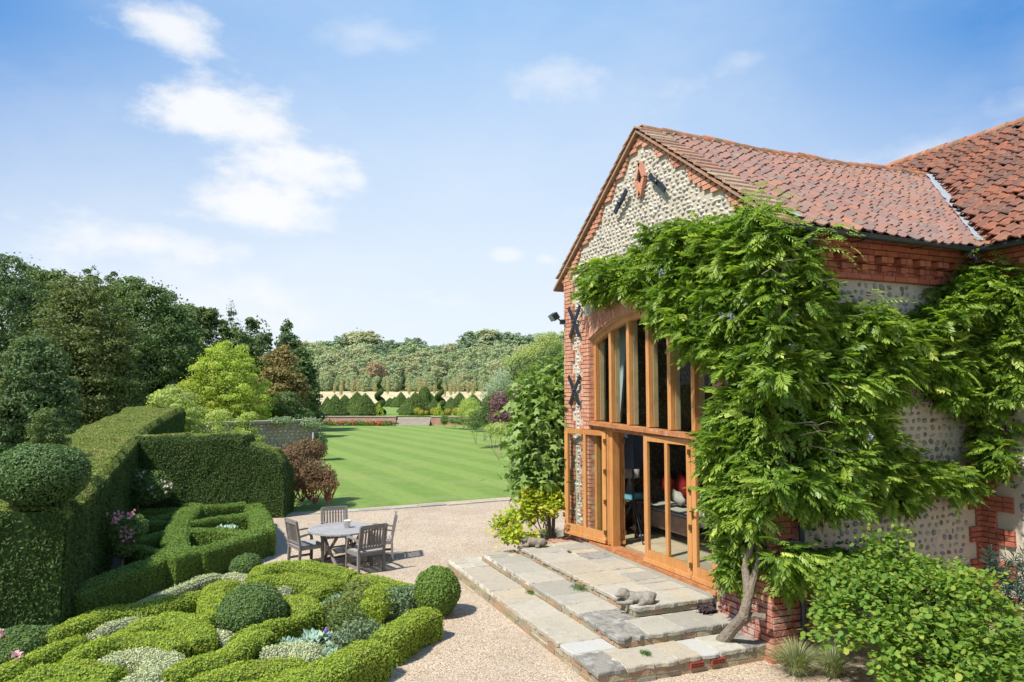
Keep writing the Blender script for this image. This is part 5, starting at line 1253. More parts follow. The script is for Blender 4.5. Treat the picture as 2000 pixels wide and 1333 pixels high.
# outlines of the foliage, measured on the photograph, turned into positions on the two walls
POLY_G = [(1143, 600), (1146, 545), (1165, 512), (1190, 500), (1218, 510), (1235, 512), (1250, 470), (1275, 440), (1300, 428), (1345, 432), (1390, 432), (1425, 415), (1450, 398), (1485, 400), (1520, 405), (1530, 600), (1530, 800), (1525, 960), (1500, 990), (1482, 1030), (1480, 1100), (1462, 1120), (1440, 1140), (1410, 1120), (1400, 1060), (1395, 1000), (1385, 940), (1378, 890), (1365, 848), (1385, 805), (1400, 782), (1405, 768), (1432, 750), (1440, 735), (1405, 725), (1385, 715), (1350, 690), (1310, 660), (1285, 650), (1275, 615), (1245, 588), (1222, 560), (1195, 548), (1172, 560), (1160, 588)]
POLY_S = [(1520, 412), (1545, 442), (1590, 478), (1596, 510), (1602, 560), (1650, 588), (1700, 598), (1750, 612), (1785, 628), (1802, 650), (1802, 690), (1780, 750), (1745, 815), (1735, 860), (1725, 920), (1710, 950), (1700, 960), (1660, 968), (1610, 975), (1595, 930), (1560, 905), (1545, 880), (1520, 870)]
POLY_S2 = [(1790, 612), (1830, 575), (1870, 520), (1905, 500), (1935, 500), (1925, 700), (1905, 780), (1905, 830), (1870, 795), (1830, 790), (1812, 760)]
POLY_S3 = [(1545, 900), (1600, 900), (1650, 940), (1660, 985), (1630, 1010), (1590, 1000), (1560, 985), (1540, 960)]
POLY_S4 = [(1700, 860), (1740, 840), (1770, 890), (1850, 905), (1900, 945), (1900, 975), (1860, 980), (1800, 955), (1765, 1000), (1730, 1000), (1695, 950)]
POLY_G2 = [(1122, 585), (1125, 530), (1155, 488), (1235, 485), (1250, 570), (1205, 588), (1168, 612), (1150, 600)]
POLY_W = [(1925, 500), (1960, 510), (1990, 545), (1990, 590), (2010, 640), (2010, 760), (1975, 760), (1945, 790), (1955, 850), (1975, 900), (1955, 940), (1928, 940), (1920, 700)]
POLY_P = [(1505, 1100), (1520, 1060), (1575, 1068), (1640, 1085), (1690, 1070), (1720, 1110), (1700, 1150), (1640, 1140), (1580, 1130), (1540, 1150)]
q = M(); qi = M(); wbr = M(); clumps = []
def fill(poly, kind, n, dmin, dmax, rmin=.16, rmax=.34):
    xs = [p[0] for p in poly]; ys = [p[1] for p in poly]; done = []; tries = 0
    while len(done) < n and tries < n*60:
        tries += 1; x, y = rng.uniform(min(xs), max(xs)), rng.uniform(min(ys), max(ys))
        if not all(inpoly(x+dx_, y+dy_, poly) for dx_, dy_ in ((0, 0), (13, 0), (-13, 0), (0, 16), (0, -10))): continue
        if any((x-a)**2+(y-b)**2 < (15+8*rng.random())**2 for a, b in done): continue
        done.append((x, y)); d = rng.uniform(dmin, dmax)*(.6+.5*abs(vnoise(np.array([[x*.02, y*.02, kind]]), 1.)[0]))
        if kind == 0: p = onx(x, y, -d); nn = np.array([-1., 0, 0])
        elif kind == 1: p = ony(x, y, -d); nn = np.array([0, -1., 0])
        else: p = onx(x, y, LW-d); nn = np.array([-1., 0, 0])
        clumps.append((p, nn, rng.uniform(rmin, rmax), kind))
fill(POLY_G, 0, 190, .08, .36, .12, .22); fill(POLY_S, 1, 105, .08, .42, .13, .23); fill(POLY_G2, 0, 16, .06, .25, .09, .16); fill(POLY_S2, 1, 42, .1, .4); fill(POLY_S3, 1, 12, .1, .4); fill(POLY_S4, 1, 20, .1, .3, .14, .24); fill(POLY_W, 2, 42, .08, .3); fill(POLY_P, 1, 16, .15, .5)
for p, nn, r, kind in clumps:
    side = np.cross((0, 0, 1.), nn); n = int(r*150*rng.uniform(.8, 1.2)); th = rng.uniform(-2.1, 2.1, n); ph = rng.uniform(-.75, .75, n)
    D = np.cos(ph)[:, None]*(np.cos(th)[:, None]*nn+np.sin(th)[:, None]*side)+np.sin(ph)[:, None]*np.array([0, 0, 1.]); o = rng.normal(size=(n, 3))*r*.30
    o[:, 2] *= .55; base = rng.random(); yt = rng.beta(1.4, 2.2, n)*.75+.25*base
    tone = np.clip(yt, 0, 1); tip = np.linalg.norm(o, axis=1) > r*.62; tone = np.where(tip, np.clip(tone+.25, 0, 1), tone)
    P = p+o+D*r*.22; s_ = (P-(np.array([0, 0, 0]) if kind < 2 else np.array([LW, 0, 0])))@nn; P = P+np.maximum(0, .03-s_)[:, None]*nn
    place_leaves(q, P, D+np.array([0, 0, -.12]), 0, 1.08, rr=tone)
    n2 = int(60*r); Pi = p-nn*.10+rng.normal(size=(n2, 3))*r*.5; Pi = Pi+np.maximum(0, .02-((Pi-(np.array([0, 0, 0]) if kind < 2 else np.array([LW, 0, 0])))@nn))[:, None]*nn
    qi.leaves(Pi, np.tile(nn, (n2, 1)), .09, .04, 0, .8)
WI = thing('wisteria', 'huge wisteria climbing over the gable corner and side wall of the barn', 'climber', (-.5, .25, .2))
def toloc(m_, root): 
    off = np.array(root.location); m_.V = [v-off for v in m_.V]; return m_
toloc(q, WI).build('foliage', MT['wist'], WI); toloc(qi, WI).build('inner_foliage', MT['wistin'], WI)
# trunk and limbs
tr = M()
b0 = onz(1412, 1250, .2); k1 = onx(1452, 1205, -.42); k2 = onx(1462, 1165, -.36); k3 = onx(1455, 1110, -.30); k4 = onx(1468, 1060, -.24); k5 = onx(1470, 980, -.20)
tr.tube([b0+np.array([-.02, .0, -.03]), b0*.55+k1*.45, k1, k2, k3, k4, k5], [.085, .068, .068, .058, .045, .034, .028], 10)
tr.tube([k2, onx(1480, 1100, -.18), onx(1482, 1060, -.12), onx(1478, 1000, -.1), onx(1490, 900, -.1)], [.05, .035, .03, .028, .025], 8)
tr.tube([k1*.6+b0*.4, k1+np.array([.12, -.05, .02]), k1+np.array([.22, -.12, .0])], [.05, .04, .045], 8)
for pts, kind in (([(1470, 980), (1465, 880), (1468, 800), (1480, 720), (1475, 640), (1440, 560), (1380, 500)], 0), ([(1478, 760), (1500, 690), (1520, 620), (1530, 520)], 0), ([(1490, 740), (1560, 700), (1640, 680), (1760, 660)], 1), ([(1500, 1060), (1560, 1060), (1600, 1085)], 1), ([(1440, 560), (1340, 560), (1250, 520), (1180, 540)], 0)):
    tr.tube(spline([(onx if kind == 0 else ony)(x, y, -.10) for x, y in pts], .2), .02, 6)
for k in range(26):                                     # bare twigs and long whips
    x, y = (rng.uniform(1530, 1650), rng.uniform(820, 880)) if k < 9 else (rng.uniform(1400, 1700), rng.uniform(460, 760))
    a = ony(x, y, -.45) if x > 1520 else onx(x, y, -.45); tr.tube([a, a+np.array([rng.uniform(.05, .3), -.05, rng.uniform(-.05, .08)]), a+np.array([rng.uniform(.2, .5), -.05, rng.uniform(-.15, .05)])], [.006, .005, .003], 4)
toloc(tr, WI).build('trunk', MT['bark'], WI)
fl_ = M(); MT['lilac'] = mat('petal_lilac', [(.42, .38, .72), (.52, .48, .80), (.34, .28, .66)], .7, .2, transl=.3, tcol=(1, 1, 1))
for x, y, kind in ((1547, 672, 1), (1699, 845, 1), (1410, 610, 0), (1428, 612, 0), (1894, 492, 1), (1950, 480, 1), (1292, 527, 0), (1905, 500, 1)):
    p = (onx if kind == 0 else ony)(x, y, -.5 if x < 1800 else -.3); n = 26; t = rng.random(n); P = p+np.c_[rng.normal(size=n)*.022*(1-t*.6), rng.normal(size=n)*.022, -.09*t]
    fl_.leaves(P, nrm(rng.normal(size=(n, 3))), .024, .02, 0, .5)
toloc(fl_, WI).build('flower_cluster', MT['lilac'], WI)
# feathery pale new shoots over the roof edge
sh = M(); SH = []
for x, y, n, s in ((1480, 398, 26, .22), (1510, 412, 26, .25), (1535, 430, 16, .2), (1592, 462, 18, .22), (1625, 470, 12, .2), (1925, 488, 18, .2), (1370, 455, 14, .2), (1555, 690, 10, .15), (1720, 590, 10, .15), (1250, 512, 8, .15), (1700, 615, 8, .15)):
    p = ony(x, y, -.38) if x > 1525 else onx(x, y, -.30)
    for k in range(n):
        th = rng.uniform(0, 6.28); SH.append((p+rng.normal(size=3)*s*.5, np.array([math.cos(th), math.sin(th), rng.uniform(-.3, .7)])))
THIN = [pinnate(11, .22, .06, .012, .8) for _ in range(3)]
MT['shoot'] = leafm('wisteria_shoot', [(.26, .36, .10), (.34, .42, .15), (.22, .33, .08)], .35)
place_leaves(sh, np.array([a for a, b in SH]), np.array([b for a, b in SH]), 0, 1., THIN); toloc(sh, WI).build('new_shoot', MT['shoot'], WI)
# ---------------------------------------------------------------- shrubs against the house
def leaf_shape(kind):
    if kind == 'round':
        a = np.linspace(0, 2*math.pi, 8)[:-1]; V = np.c_[.5+.5*np.cos(a), .42*np.sin(a)*(1-.15*np.cos(a)), .03*np.cos(2*a)]; return V, np.array([list(range(7))])
    if kind == 'fig':
        pts = []
        for i, (ang, r) in enumerate(((-150, .32), (-115, .55), (-88, .34), (-58, .85), (-30, .45), (0, 1.0), (30, .45), (58, .85), (88, .34), (115, .55), (150, .32))): pts.append((.30+r*.7*math.cos(R(ang)), r*.62*math.sin(R(ang)), -.10*r*r))
        V = np.array([(.28, 0, .05)]+pts); return V, np.array([[0, i, i+1] for i in range(1, 11)]+[[0, 11, 1]])
def broad(q, P, D, size, kind, mi=0, rr=None, tiltup=.35):
    V, F = leaf_shape(kind); X = nrm(D); up_ = np.tile([0, 0, 1.], (len(P), 1))+tiltup*rng.normal(size=(len(P), 3)); Y = nrm(np.cross(up_, X)); Z = np.cross(X, Y); sc = (size*rng.uniform(.7, 1.2, len(P)))[:, None, None]
    W = P[:, None, :]+sc*(V[None, :, :1]*X[:, None, :]+V[None, :, 1:2]*Y[:, None, :]+V[None, :, 2:3]*Z[:, None, :]); nV = len(V)
    q.add(W.reshape(-1, 3), (F[None]+(np.arange(len(P))*nV)[:, None, None]).reshape(-1, F.shape[1]), mi, np.repeat(rng.random(len(P)) if rr is None else rr, len(F)))
def shrub(name, label, cat, base, blobs, size, kind, m, n, stems=True, down=.5, dens_in=True):
    base = np.array(base, float); r_ = thing(name, label, cat, base); q = M(); st = M(); tot = sum(b[3]*b[4] for b in blobs)
    for b in blobs:
        c_ = np.array(b[:3]); rad = np.array([b[3], b[3], b[4]]); k = int(n*b[3]*b[4]/tot); nt = max(4, k//15)
        tips = nrm(rng.normal(size=(nt, 3))); tips[:, 2] = np.abs(tips[:, 2])*.9+tips[:, 2]*.3; tips = c_+nrm(tips)*rad*(rng.random(nt)**.35*np.where(rng.random(nt) < .14, rng.uniform(1.1, 1.45, nt), 1))[:, None]
        idx = rng.integers(0, nt, k); P = tips[idx]+rng.normal(size=(k, 3))*size*.85; d = nrm(P-c_)+.6*rng.normal(size=(k, 3)); d[:, 2] -= down; P[:, 2] = np.maximum(P[:, 2], .03)
        broad(q, P-base, d, size, kind, 0)
        for t_ in tips[::4]: st.tube([np.array([0, 0, 0.]), (c_-base)*.6, t_-base], [.02, .012, .005], 4)
    q.build('foliage', m, r_); st.build('stem', MT['twig'], r_); return r_
MT['figleaf'] = leafm('fig_leaf', [(.11, .18, .055), (.15, .225, .07), (.20, .275, .10), (.13, .20, .06)], .28, rough=.5)
MT['yshrub'] = leafm('yellow_shrub', [(.22, .30, .03), (.30, .36, .04), (.16, .25, .03), (.40, .38, .06), (.46, .32, .08)], .35)
MT['dogwood'] = leafm('dogwood', [(.07, .145, .03), (.11, .195, .036), (.17, .24, .045), (.09, .17, .032), (.25, .28, .055)], .36)
def bl(px, py, D, r, h): p = ond(px, py, D); return (p[0], p[1], p[2], r, h)
F0 = ond(1080, 1010, 14.6); shrub('fig_tree', 'fig tree with big lobed leaves growing up the left end of the barn', 'fig tree', (F0[0], F0[1], 0),
    [bl(1085, 765, 14.8, .38, .34), (*ond(1048, 790, 14.6), .36, .34), bl(1075, 830, 14.5, .45, .42), bl(1052, 880, 14.4, .42, .42), bl(1085, 890, 14.4, .36, .42), bl(1068, 935, 14.3, .42, .34), bl(1035, 845, 14.6, .28, .3), bl(1095, 735, 14.8, .2, .2), bl(1040, 930, 14.3, .28, .24)], .22, 'fig', MT['figleaf'], 3400, down=.75)
Y0 = onz(1060, 1045, 0); shrub('yellow_shrub', 'bushy yellow green shrub with reddening tips below the fig', 'shrub', (Y0[0], Y0[1], 0),
    [bl(1035, 975, 13.9, .30, .26), bl(1030, 1010, 13.7, .32, .30), bl(1065, 1000, 13.9, .40, .42), bl(1085, 985, 14.2, .3, .4), bl(1000, 1050, 13.2, .2, .14), bl(978, 1035, 13.4, .16, .18), bl(1020, 1045, 13.3, .26, .16)], .075, 'round', MT['yshrub'], 3600, down=.35)
D0 = onz(1780, 1290, 0); shrub('dogwood_shrub', 'big spreading shrub with round yellow green leaves before the side wall', 'shrub', (2.2, -.75, 0),
    [bl(1660, 1135, 7.9, .36, .22), bl(1740, 1120, 8.0, .42, .22), bl(1830, 1130, 8.0, .42, .20), bl(1700, 1175, 7.6, .46, .30), bl(1800, 1190, 7.6, .5, .40), bl(1880, 1190, 7.7, .4, .34), bl(1680, 1240, 7.3, .42, .3), bl(1780, 1260, 7.2, .5, .34), bl(1880, 1270, 7.2, .45, .34),
     bl(1960, 1290, 7.1, .4, .32), bl(1840, 1330, 6.9, .5, .3), bl(1930, 1345, 6.8, .5, .3), bl(1880, 1140, 8.0, .36, .14), bl(1940, 1190, 7.8, .3, .1), bl(1750, 1310, 7.0, .3, .2), bl(1640, 1195, 7.5, .24, .22), bl(1710, 1075, 8.1, .14, .18), bl(1755, 1062, 8.1, .12, .16)], .060, 'round', MT['dogwood'], 12500, down=.45)
MT['spurge'] = leafm('spurge', [(.012, .035, .035), (.02, .05, .045), (.03, .07, .06)], .1)
sp_ = M()
for k in range(60):
    a = ond(rng.uniform(1925, 2030), rng.uniform(1080, 1260), rng.uniform(8.2, 8.8)); n = 46; d = nrm(rng.normal(size=(n, 3))+np.array([0, 0, .5])); P = a+np.c_[np.zeros(n), np.zeros(n), rng.uniform(-.2, .05, n)]
    b_ = nrm(np.cross(d, rng.normal(size=(n, 3)))); V = np.stack([P, P+d*.06+b_*.006, P+d*.12, P+d*.06-b_*.006], 1).reshape(-1, 3); sp_.add(V, np.arange(4*n).reshape(n, 4))
tag(sp_.build('spurge_plant', MT['spurge']), 'dark blue green spurge with needle like leaves in the far right corner', 'plant')
MT['bluegrass'] = leafm('ornamental_grass', [(.16, .21, .12), (.22, .26, .15), (.36, .33, .20), (.13, .19, .11)], .2)
def grass(px, py, r, n, h, lab, m='bluegrass', lay=.9, z=0.):
    c_ = onz(px, py, z); q = M(); a = rng.uniform(0, 6.28, n); s = rng.random(n)**.7; hh = h*rng.uniform(.55, 1.1, n); base = c_+np.c_[np.cos(a)*r*.25*s, np.sin(a)*r*.25*s, np.zeros(n)]
    o = np.c_[np.cos(a), np.sin(a), np.zeros(n)]; b_ = np.c_[-np.sin(a), np.cos(a), np.zeros(n)]*.004; L = []; K = 5
    for i in range(K):
        t = i/(K-1); p = base+o*(r*s*t**1.7)[:, None]; p = p+np.c_[np.zeros(n), np.zeros(n), hh*(t*1.25-.55*t*t*lay*(s+.4))]; L += [p-b_*(1-t*.85), p+b_*(1-t*.85)]
    V = np.stack(L, 1); F = np.array([[2*i, 2*i+1, 2*i+3, 2*i+2] for i in range(K-1)])
    q.add(V.reshape(-1, 3), (F[None]+(np.arange(n)*2*K)[:, None, None]).reshape(-1, 4), 0, np.repeat(rng.random(n), K-1)); return tag(q.build('ornamental_grass', MT[m]), lab, 'grass')
grass(1555, 1318, .36, 900, .42, 'blue green ornamental grass tuft beside the foot of the brick pier'); grass(1625, 1322, .30, 700, .40, 'straw coloured ornamental grass tuft right of the downpipe foot')
grass(1075, 1055, .40, 800, .30, 'soft green grass tuft between the yellow shrub and the top step', z=0.1)
# ---------------------------------------------------------------- trees
def crown_pts(env, nc, n, rc, flat=.6, shell=.55, zbias=0.):
    """leaf positions/normals: nc clumps inside the ellipsoids env=[(x,y,z,rx,ry,rz)], n leaves in all"""
    w = np.array([e[3]*e[4]*e[5] for e in env])**.67; w /= w.sum(); P_, N_ = [], []
    for e, f in zip(env, w):
        k = max(3, int(nc*f)); d = nrm(rng.normal(size=(k, 3))); r_ = shell+(1-shell)*rng.random(k)**.5; cc = np.array(e[:3])+d*np.array(e[3:6])*r_[:, None]
        m = int(n*f/k)+1; dd = nrm(rng.normal(size=(k, m, 3))); dd[..., 2] = np.where(rng.random((k, m)) < .72, np.abs(dd[..., 2]), dd[..., 2])
        rad = rc*rng.uniform(.6, 1.3, (k, 1, 1)); p = cc[:, None, :]+dd*rad*np.array([1, 1, flat])*(.55+.45*rng.random((k, m, 1))); nn = dd*.8+nrm(p-np.array(e[:3]))*.5+np.array([0, 0, .35])
        P_.append(p.reshape(-1, 3)); N_.append(nn.reshape(-1, 3))
        kk = int(m*k*.38); d2 = nrm(rng.normal(size=(kk, 3))); P_.append(np.array(e[:3])+d2*np.array(e[3:6])*((.35+.7*rng.random(kk))*(1+.12*vnoise(d2*3+rng.normal(size=3)*5, 1.5)))[:, None]); N_.append(d2+np.array([0, 0, .4]))
    return np.concatenate(P_), nrm(np.concatenate(N_))
def tree(name, label, cat, base, env, nc, n, rc, L, Wd, m, flat=.6, shell=.55, trunk=None, tilt=.6, group=None, bark='bark_dark', down=0., core=None, limbs=6, top=None):
    base = np.array([float(v) for v in base]); r_ = thing(name, label, cat, base, 0, group); q = M(); P, N = crown_pts(env, nc, n, rc, flat, shell)
    k = P[:, 2] > .05; q.leaves(P[k], N[k], L, Wd, 0, tilt, down=down); q.build('crown', m, r_)
    t = M(); tz = max(e[2]+e[5]*.5 for e in env)*.72; r0 = trunk or .16
    t.tube([(0, 0, -.2), (.05*rng.normal(), .05*rng.normal(), tz*.4), (.1*rng.normal(), .1*rng.normal(), tz)], [r0, r0*.7, r0*.2], 8)
    for k_ in range(limbs):
        e = env[rng.integers(0, len(env))]; d = nrm(rng.normal(size=3)); tip = np.array(e[:3])+d*np.array(e[3:6])*.8; h0 = tz*rng.uniform(.15, .6); t.tube([(0, 0, h0), (tip*np.array([.5, .5, 1])+np.array([0, 0, h0]))*np.array([1, 1, .5]), tip], [r0*.4, r0*.25, r0*.07], 5)
    t.build('trunk', MT[bark], r_); return r_
MT['tdark'] = leafm('tree_dark', [(.068, .110, .042), (.092, .138, .052), (.076, .120, .048), (.125, .165, .064)], .24)
MT['tblue'] = leafm('tree_blue', [(.066, .106, .050), (.090, .132, .062), (.074, .116, .055), (.12, .16, .075)], .22)
MT['tolive'] = leafm('tree_olive', [(.080, .105, .038), (.12, .145, .055), (.095, .12, .042), (.17, .165, .075)], .22, patch=(.5, .35, (.17, .13, .06), .52, .72))
MT['tgreen'] = leafm('tree_green', [(.065, .10, .035), (.10, .14, .045), (.08, .12, .04), (.14, .17, .06)], .16)
MT['tbrown'] = leafm('tree_brown', [(.17, .14, .055), (.23, .17, .08), (.14, .13, .05), (.30, .21, .11)], .16)
MT['tgold'] = leafm('tree_gold', [(.23, .31, .06), (.30, .36, .075), (.36, .40, .10), (.20, .27, .055), (.44, .38, .12)], .36)
MT['tpale'] = leafm('tree_pale', [(.20, .26, .09), (.27, .32, .13), (.33, .35, .16), (.16, .22, .07), (.38, .33, .19)], .3)
def T(lab, pxc, pytop, D, wpx, m, name='tree', zb=0., n=9000, L=.26, Wd=.15, nc=70, rc=.9, squash=1., lowest=.6, cat='tree', lean=0, shape='round', **kw):
    """a tree at forward depth D whose crown spans wpx pixels and tops out at pytop"""
    top = ond(pxc, pytop, D); H = top[2]-zb; rx = wpx/2*D/FPX; e = []
    if shape == 'round': e = [(0, 0, H*.60, rx*.78, rx*.78, H*.38), (rx*.35, 0, H*.42, rx*.62, rx*.7, H*.30), (-rx*.38, 0, H*.40, rx*.60, rx*.7, H*.28), (0, 0, H*.22, rx*.8, rx*.7, H*.2)]
    elif shape == 'cone':
        for k in range(7):
            f = k/6; e.append((0, 0, H*(.12+.82*f), rx*(1-f)**.8+.42, rx*(1-f)**.8+.42, H*.085))
    elif shape == 'tall': e = [(0, 0, H*.78, rx*.5, rx*.5, H*.21), (0, 0, H*.5, rx*.85, rx*.8, H*.27), (0, 0, H*.22, rx*.9, rx*.85, H*.2)]
    elif shape == 'top': e = [(0, 0, H*.80, rx*.55, rx*.55, H*.19), (rx*.4, 0, H*.70, rx*.5, rx*.5, H*.15), (-rx*.42, 0, H*.62, rx*.5, rx*.5, H*.15)]
    if cat == 'tree' and D > 20: kw.setdefault('shell', .35); kw['flat'] = max(kw.get('flat', .8), .6); nc = int(nc*2.6); n = int(n*1.9); rc *= .62
    if shape == 'round': e.append((0, 0, H*.86, rx*.42, rx*.42, H*.14))
    return tree(name, lab, cat, (top[0], top[1], zb), e, nc, n, rc, L, Wd, m, **kw)
TG = None
T('dark blue green tree cut by the left edge of the picture', 15, 495, 40, 260, MT['tblue'], n=15000, nc=110, rc=.8, L=.20, Wd=.09, name='broadleaf_tree')
T('dark tree behind the olive beech at the far left', 70, 520, 50, 260, MT['tdark'], n=11000, nc=90, rc=.9, name='broadleaf_tree')
T('large olive beech turning brown with drooping lower branches', 165, 535, 36, 260, MT['tolive'], n=26000, nc=150, rc=.75, L=.15, Wd=.08, flat=.35, name='beech_tree')
T('thin pale topped tree showing above the olive beech', 182, 515, 58, 70, MT['tblue'], n=5000, nc=40, rc=.6, shape='tall', name='broadleaf_tree')
T('second thin pale topped tree just right of the first above the beech', 226, 528, 58, 70, MT['tblue'], n=5000, nc=40, rc=.6, shape='tall', name='broadleaf_tree')
T('tall dark green tree right of the olive beech', 290, 548, 46, 250, MT['tdark'], n=18000, nc=130, rc=.8, L=.20, Wd=.11, name='broadleaf_tree')
T('dark green tree leaning out of the left wood toward the clearing', 335, 585, 50, 150, MT['tdark'], n=8000, nc=60, rc=.8, name='broadleaf_tree')
T('light green oak behind the golden tree', 400, 600, 56, 160, MT['tgreen'], n=10000, nc=70, rc=.8, name='oak_tree')
T('slender drooping conifer standing highest right of the oak', 452, 590, 60, 100, MT['tblue'], shape='cone', n=5000, nc=60, rc=.45, flat=.3, L=.2, Wd=.08, name='conifer_tree')
T('bluish pine behind the golden tree', 500, 616, 62, 120, MT['tblue'], shape='tall', n=5000, nc=45, rc=.7, name='pine_tree')
T('broad bluish pine with stepped branches at the right end of the wood', 562, 628, 60, 130, MT['tblue'], shape='cone', n=10000, nc=80, rc=.8, flat=.3, name='pine_tree')
T('low dark tree at the right edge of the left wood', 590, 680, 58, 70, MT['tdark'], n=7000, nc=50, rc=.8, name='broadleaf_tree')
T('russet brown tree between the golden tree and the pines', 548, 680, 50, 115, MT['tbrown'], n=11000, nc=70, rc=.65, L=.17, Wd=.1, name='maple_tree')
T('bright golden green tree above the flint garden wall', 442, 668, 44, 190, MT['tgold'], n=17000, nc=90, rc=.62, L=.13, Wd=.075, flat=.45, name='golden_tree', bark='bark')
T('dark evergreen bush at the end of the flint wall', 560, 762, 47, 80, MT['tdark'], n=8000, nc=50, rc=.5, L=.13, Wd=.08, name='evergreen_bush', cat='bush')
T('dark undergrowth tree below the beech at left', 240, 640, 44, 140, MT['tdark'], n=9000, nc=70, rc=.8, name='broadleaf_tree')
T('green tree filling the skyline left of the olive beech', 110, 528, 48, 190, MT['tgreen'], n=11000, nc=90, rc=.9, name='broadleaf_tree')
T('dark green tree between the beech and the tall tree', 245, 540, 50, 170, MT['tdark'], n=11000, nc=90, rc=.9, name='broadleaf_tree')
T('green tree at the right shoulder of the left wood', 350, 592, 54, 160, MT['tgreen'], n=10000, nc=80, rc=.9, name='broadleaf_tree')
T('low green tree under the pines behind the golden tree', 470, 650, 56, 170, MT['tdark'], n=10000, nc=80, rc=.9, name='broadleaf_tree')
T('dark spreading tree low behind the clipped ball', 60, 660, 30, 200, MT['tblue'], n=10000, nc=70, rc=.7, L=.17, Wd=.08, name='broadleaf_tree')
T('dark tree filling the wood between the beech and the tall green tree', 400, 690, 50, 140, MT['tdark'], n=8000, nc=60, rc=.8, name='broadleaf_tree')
T('feathery young conifer growing behind the clipped yew ball', 92, 782, 14, 95, MT['tgreen'], n=5200, nc=90, rc=.15, L=.075, Wd=.02, shape='top', name='conifer_sapling', trunk=.03, bark='bark')
T('dark green tree standing beyond the left end of the wood', -130, 500, 42, 240, MT['tdark'], n=9000, nc=80, rc=.9, name='broadleaf_tree')
T('tall green tree farthest left outside the garden', -330, 510, 44, 260, MT['tgreen'], n=9000, nc=80, rc=.9, name='broadleaf_tree')
# pale climbers and shrubs between the hedge and the flint wall
MT['pshrub'] = leafm('pale_shrub', [(.20, .27, .07), (.28, .34, .10), (.34, .38, .15), (.24, .30, .08)], .32)
T('pale green climber tumbling behind the long yew hedge', 330, 758, 28, 130, MT['pshrub'], n=9000, nc=60, rc=.32, L=.10, Wd=.055, name='climbing_shrub', cat='shrub')
T('yellow green leafy bush topping the far end of the yew hedge', 300, 768, 25.5, 60, MT['pshrub'], n=4000, nc=30, rc=.25, L=.10, Wd=.05, name='climbing_shrub', cat='shrub')
T('tawny seeding shrub left of the golden tree', 355, 752, 33, 110, MT['tpale'], n=7000, nc=50, rc=.4, L=.10, Wd=.05, name='shrub', cat='shrub')
T('rambling rose bush with a few white flowers over the flint wall', 425, 802, 28.5, 120, MT['pshrub'], n=6500, nc=50, rc=.35, L=.09, Wd=.05, name='rambling_rose', cat='shrub')
T('low rambling bush with pale flowers under the golden tree', 478, 800, 31, 60, MT['pshrub'], n=4000, nc=30, rc=.35, L=.09, Wd=.05, name='rambling_rose', cat='shrub')
T('dark yew bush behind the flint wall at its right end', 590, 790, 50, 60, MT['tdark'], n=5000, nc=30, rc=.4, L=.12, Wd=.07, name='evergreen_bush', cat='bush')
# flint garden wall
MT['oldwall'] = mat('oldwall', [(.30, .25, .20), (.36, .29, .23)], .95, .1, noise=[(2, .6, (.22, .13, .09), .45, .65), (9, .5, (.16, .15, .12), .5, .7)], bump=(30, .8, 'n'))
MT['coping'] = mat('coping', [(.42, .37, .29), (.36, .32, .26)], .95, .1, noise=[(3, .6, (.24, .23, .19), .45, .65)], bump=(20, .6, 'n'))
fw = thing('garden_wall', 'old flint garden wall with a tan coping behind the yew hedge', 'wall', (0, 0, 0))
A_, B_ = ond(622, 835, 34.0), ond(380, 850, 30.0); A_[2] = B_[2] = 0; h_ = 1.85
d_ = nrm(B_-A_); n_ = np.array([d_[1], -d_[0], 0]); n_ = -n_ if n_@FH > 0 else n_
Lw = float(np.linalg.norm(B_-A_))
q = M(); q.add([A_, B_, B_-n_*.4, A_-n_*.4]+[p+np.array([0, 0, h_]) for p in (A_, B_, B_-n_*.4, A_-n_*.4)], [[0, 1, 5, 4], [1, 2, 6, 5], [2, 3, 7, 6], [3, 0, 4, 7], [4, 5, 6, 7]], 0, .5)
q.build('wall', MT['oldwall'], fw)
q = M(); cobbles(q, A_, d_, n_, lambda a, b: True, .1, Lw-.1, .1, h_-.1, .20, .15, (.085, .055, .05)); q.build('flint_facing', MT['flint_pale'], fw, smooth=True)
q = M(); K = int(Lw/.5)
for k in range(K): q.beam(A_+d_*(Lw*k/K+.01)+np.array([0, 0, h_+.05])-n_*.2, A_+d_*(Lw*(k+1)/K-.01)+np.array([0, 0, h_+.05])-n_*.2, .56, .12)
q.build('coping', MT['coping'], fw)
# a climber with silver and green leaves over the end of the wall, and the red brown shrub before it
def loose(name, lab, cat, blobs, m, n, L, Wd, tilt=.8, down=0., tw=0, twm=None):
    base = np.array([blobs[0][0], blobs[0][1], 0.]); r_ = thing(name, lab, cat, base); q = M(); tot = sum(b[3]*b[4] for b in blobs)
    for b in blobs:
        k = int(n*b[3]*b[4]/tot); d = nrm(rng.normal(size=(k, 3))); P = np.array(b[:3])+d*np.array([b[3], b[3], b[4]])*(rng.random((k, 1))**.4)+rng.normal(size=(k, 3))*b[3]*.06; P[:, 2] = np.maximum(P[:, 2], .02); q.leaves(P-base, d+np.array([0, 0, .3]), L, Wd, 0, tilt, down=down)
    q.build('foliage', m, r_)
    st = M()
    for k in range(max(tw, 10)):
        b = blobs[k % len(blobs)]; d = nrm(rng.normal(size=3)); d[2] = abs(d[2])*.6; p = np.array(b[:3])-base; e_ = p+d*np.array([b[3], b[3], b[4]])*1.05; s0 = p*np.array([1, 1, .2]); st.tube([s0, (s0+e_)/2+rng.normal(size=3)*b[3]*.2, e_], [.015, .010, .004], 4)
    st.build('stem', twm or MT['twig'], r_); return r_
MT['redshrub'] = leafm('red_shrub', [(.11, .07, .05), (.16, .095, .065), (.10, .09, .045), (.19, .075, .05), (.08, .055, .04)], .2)
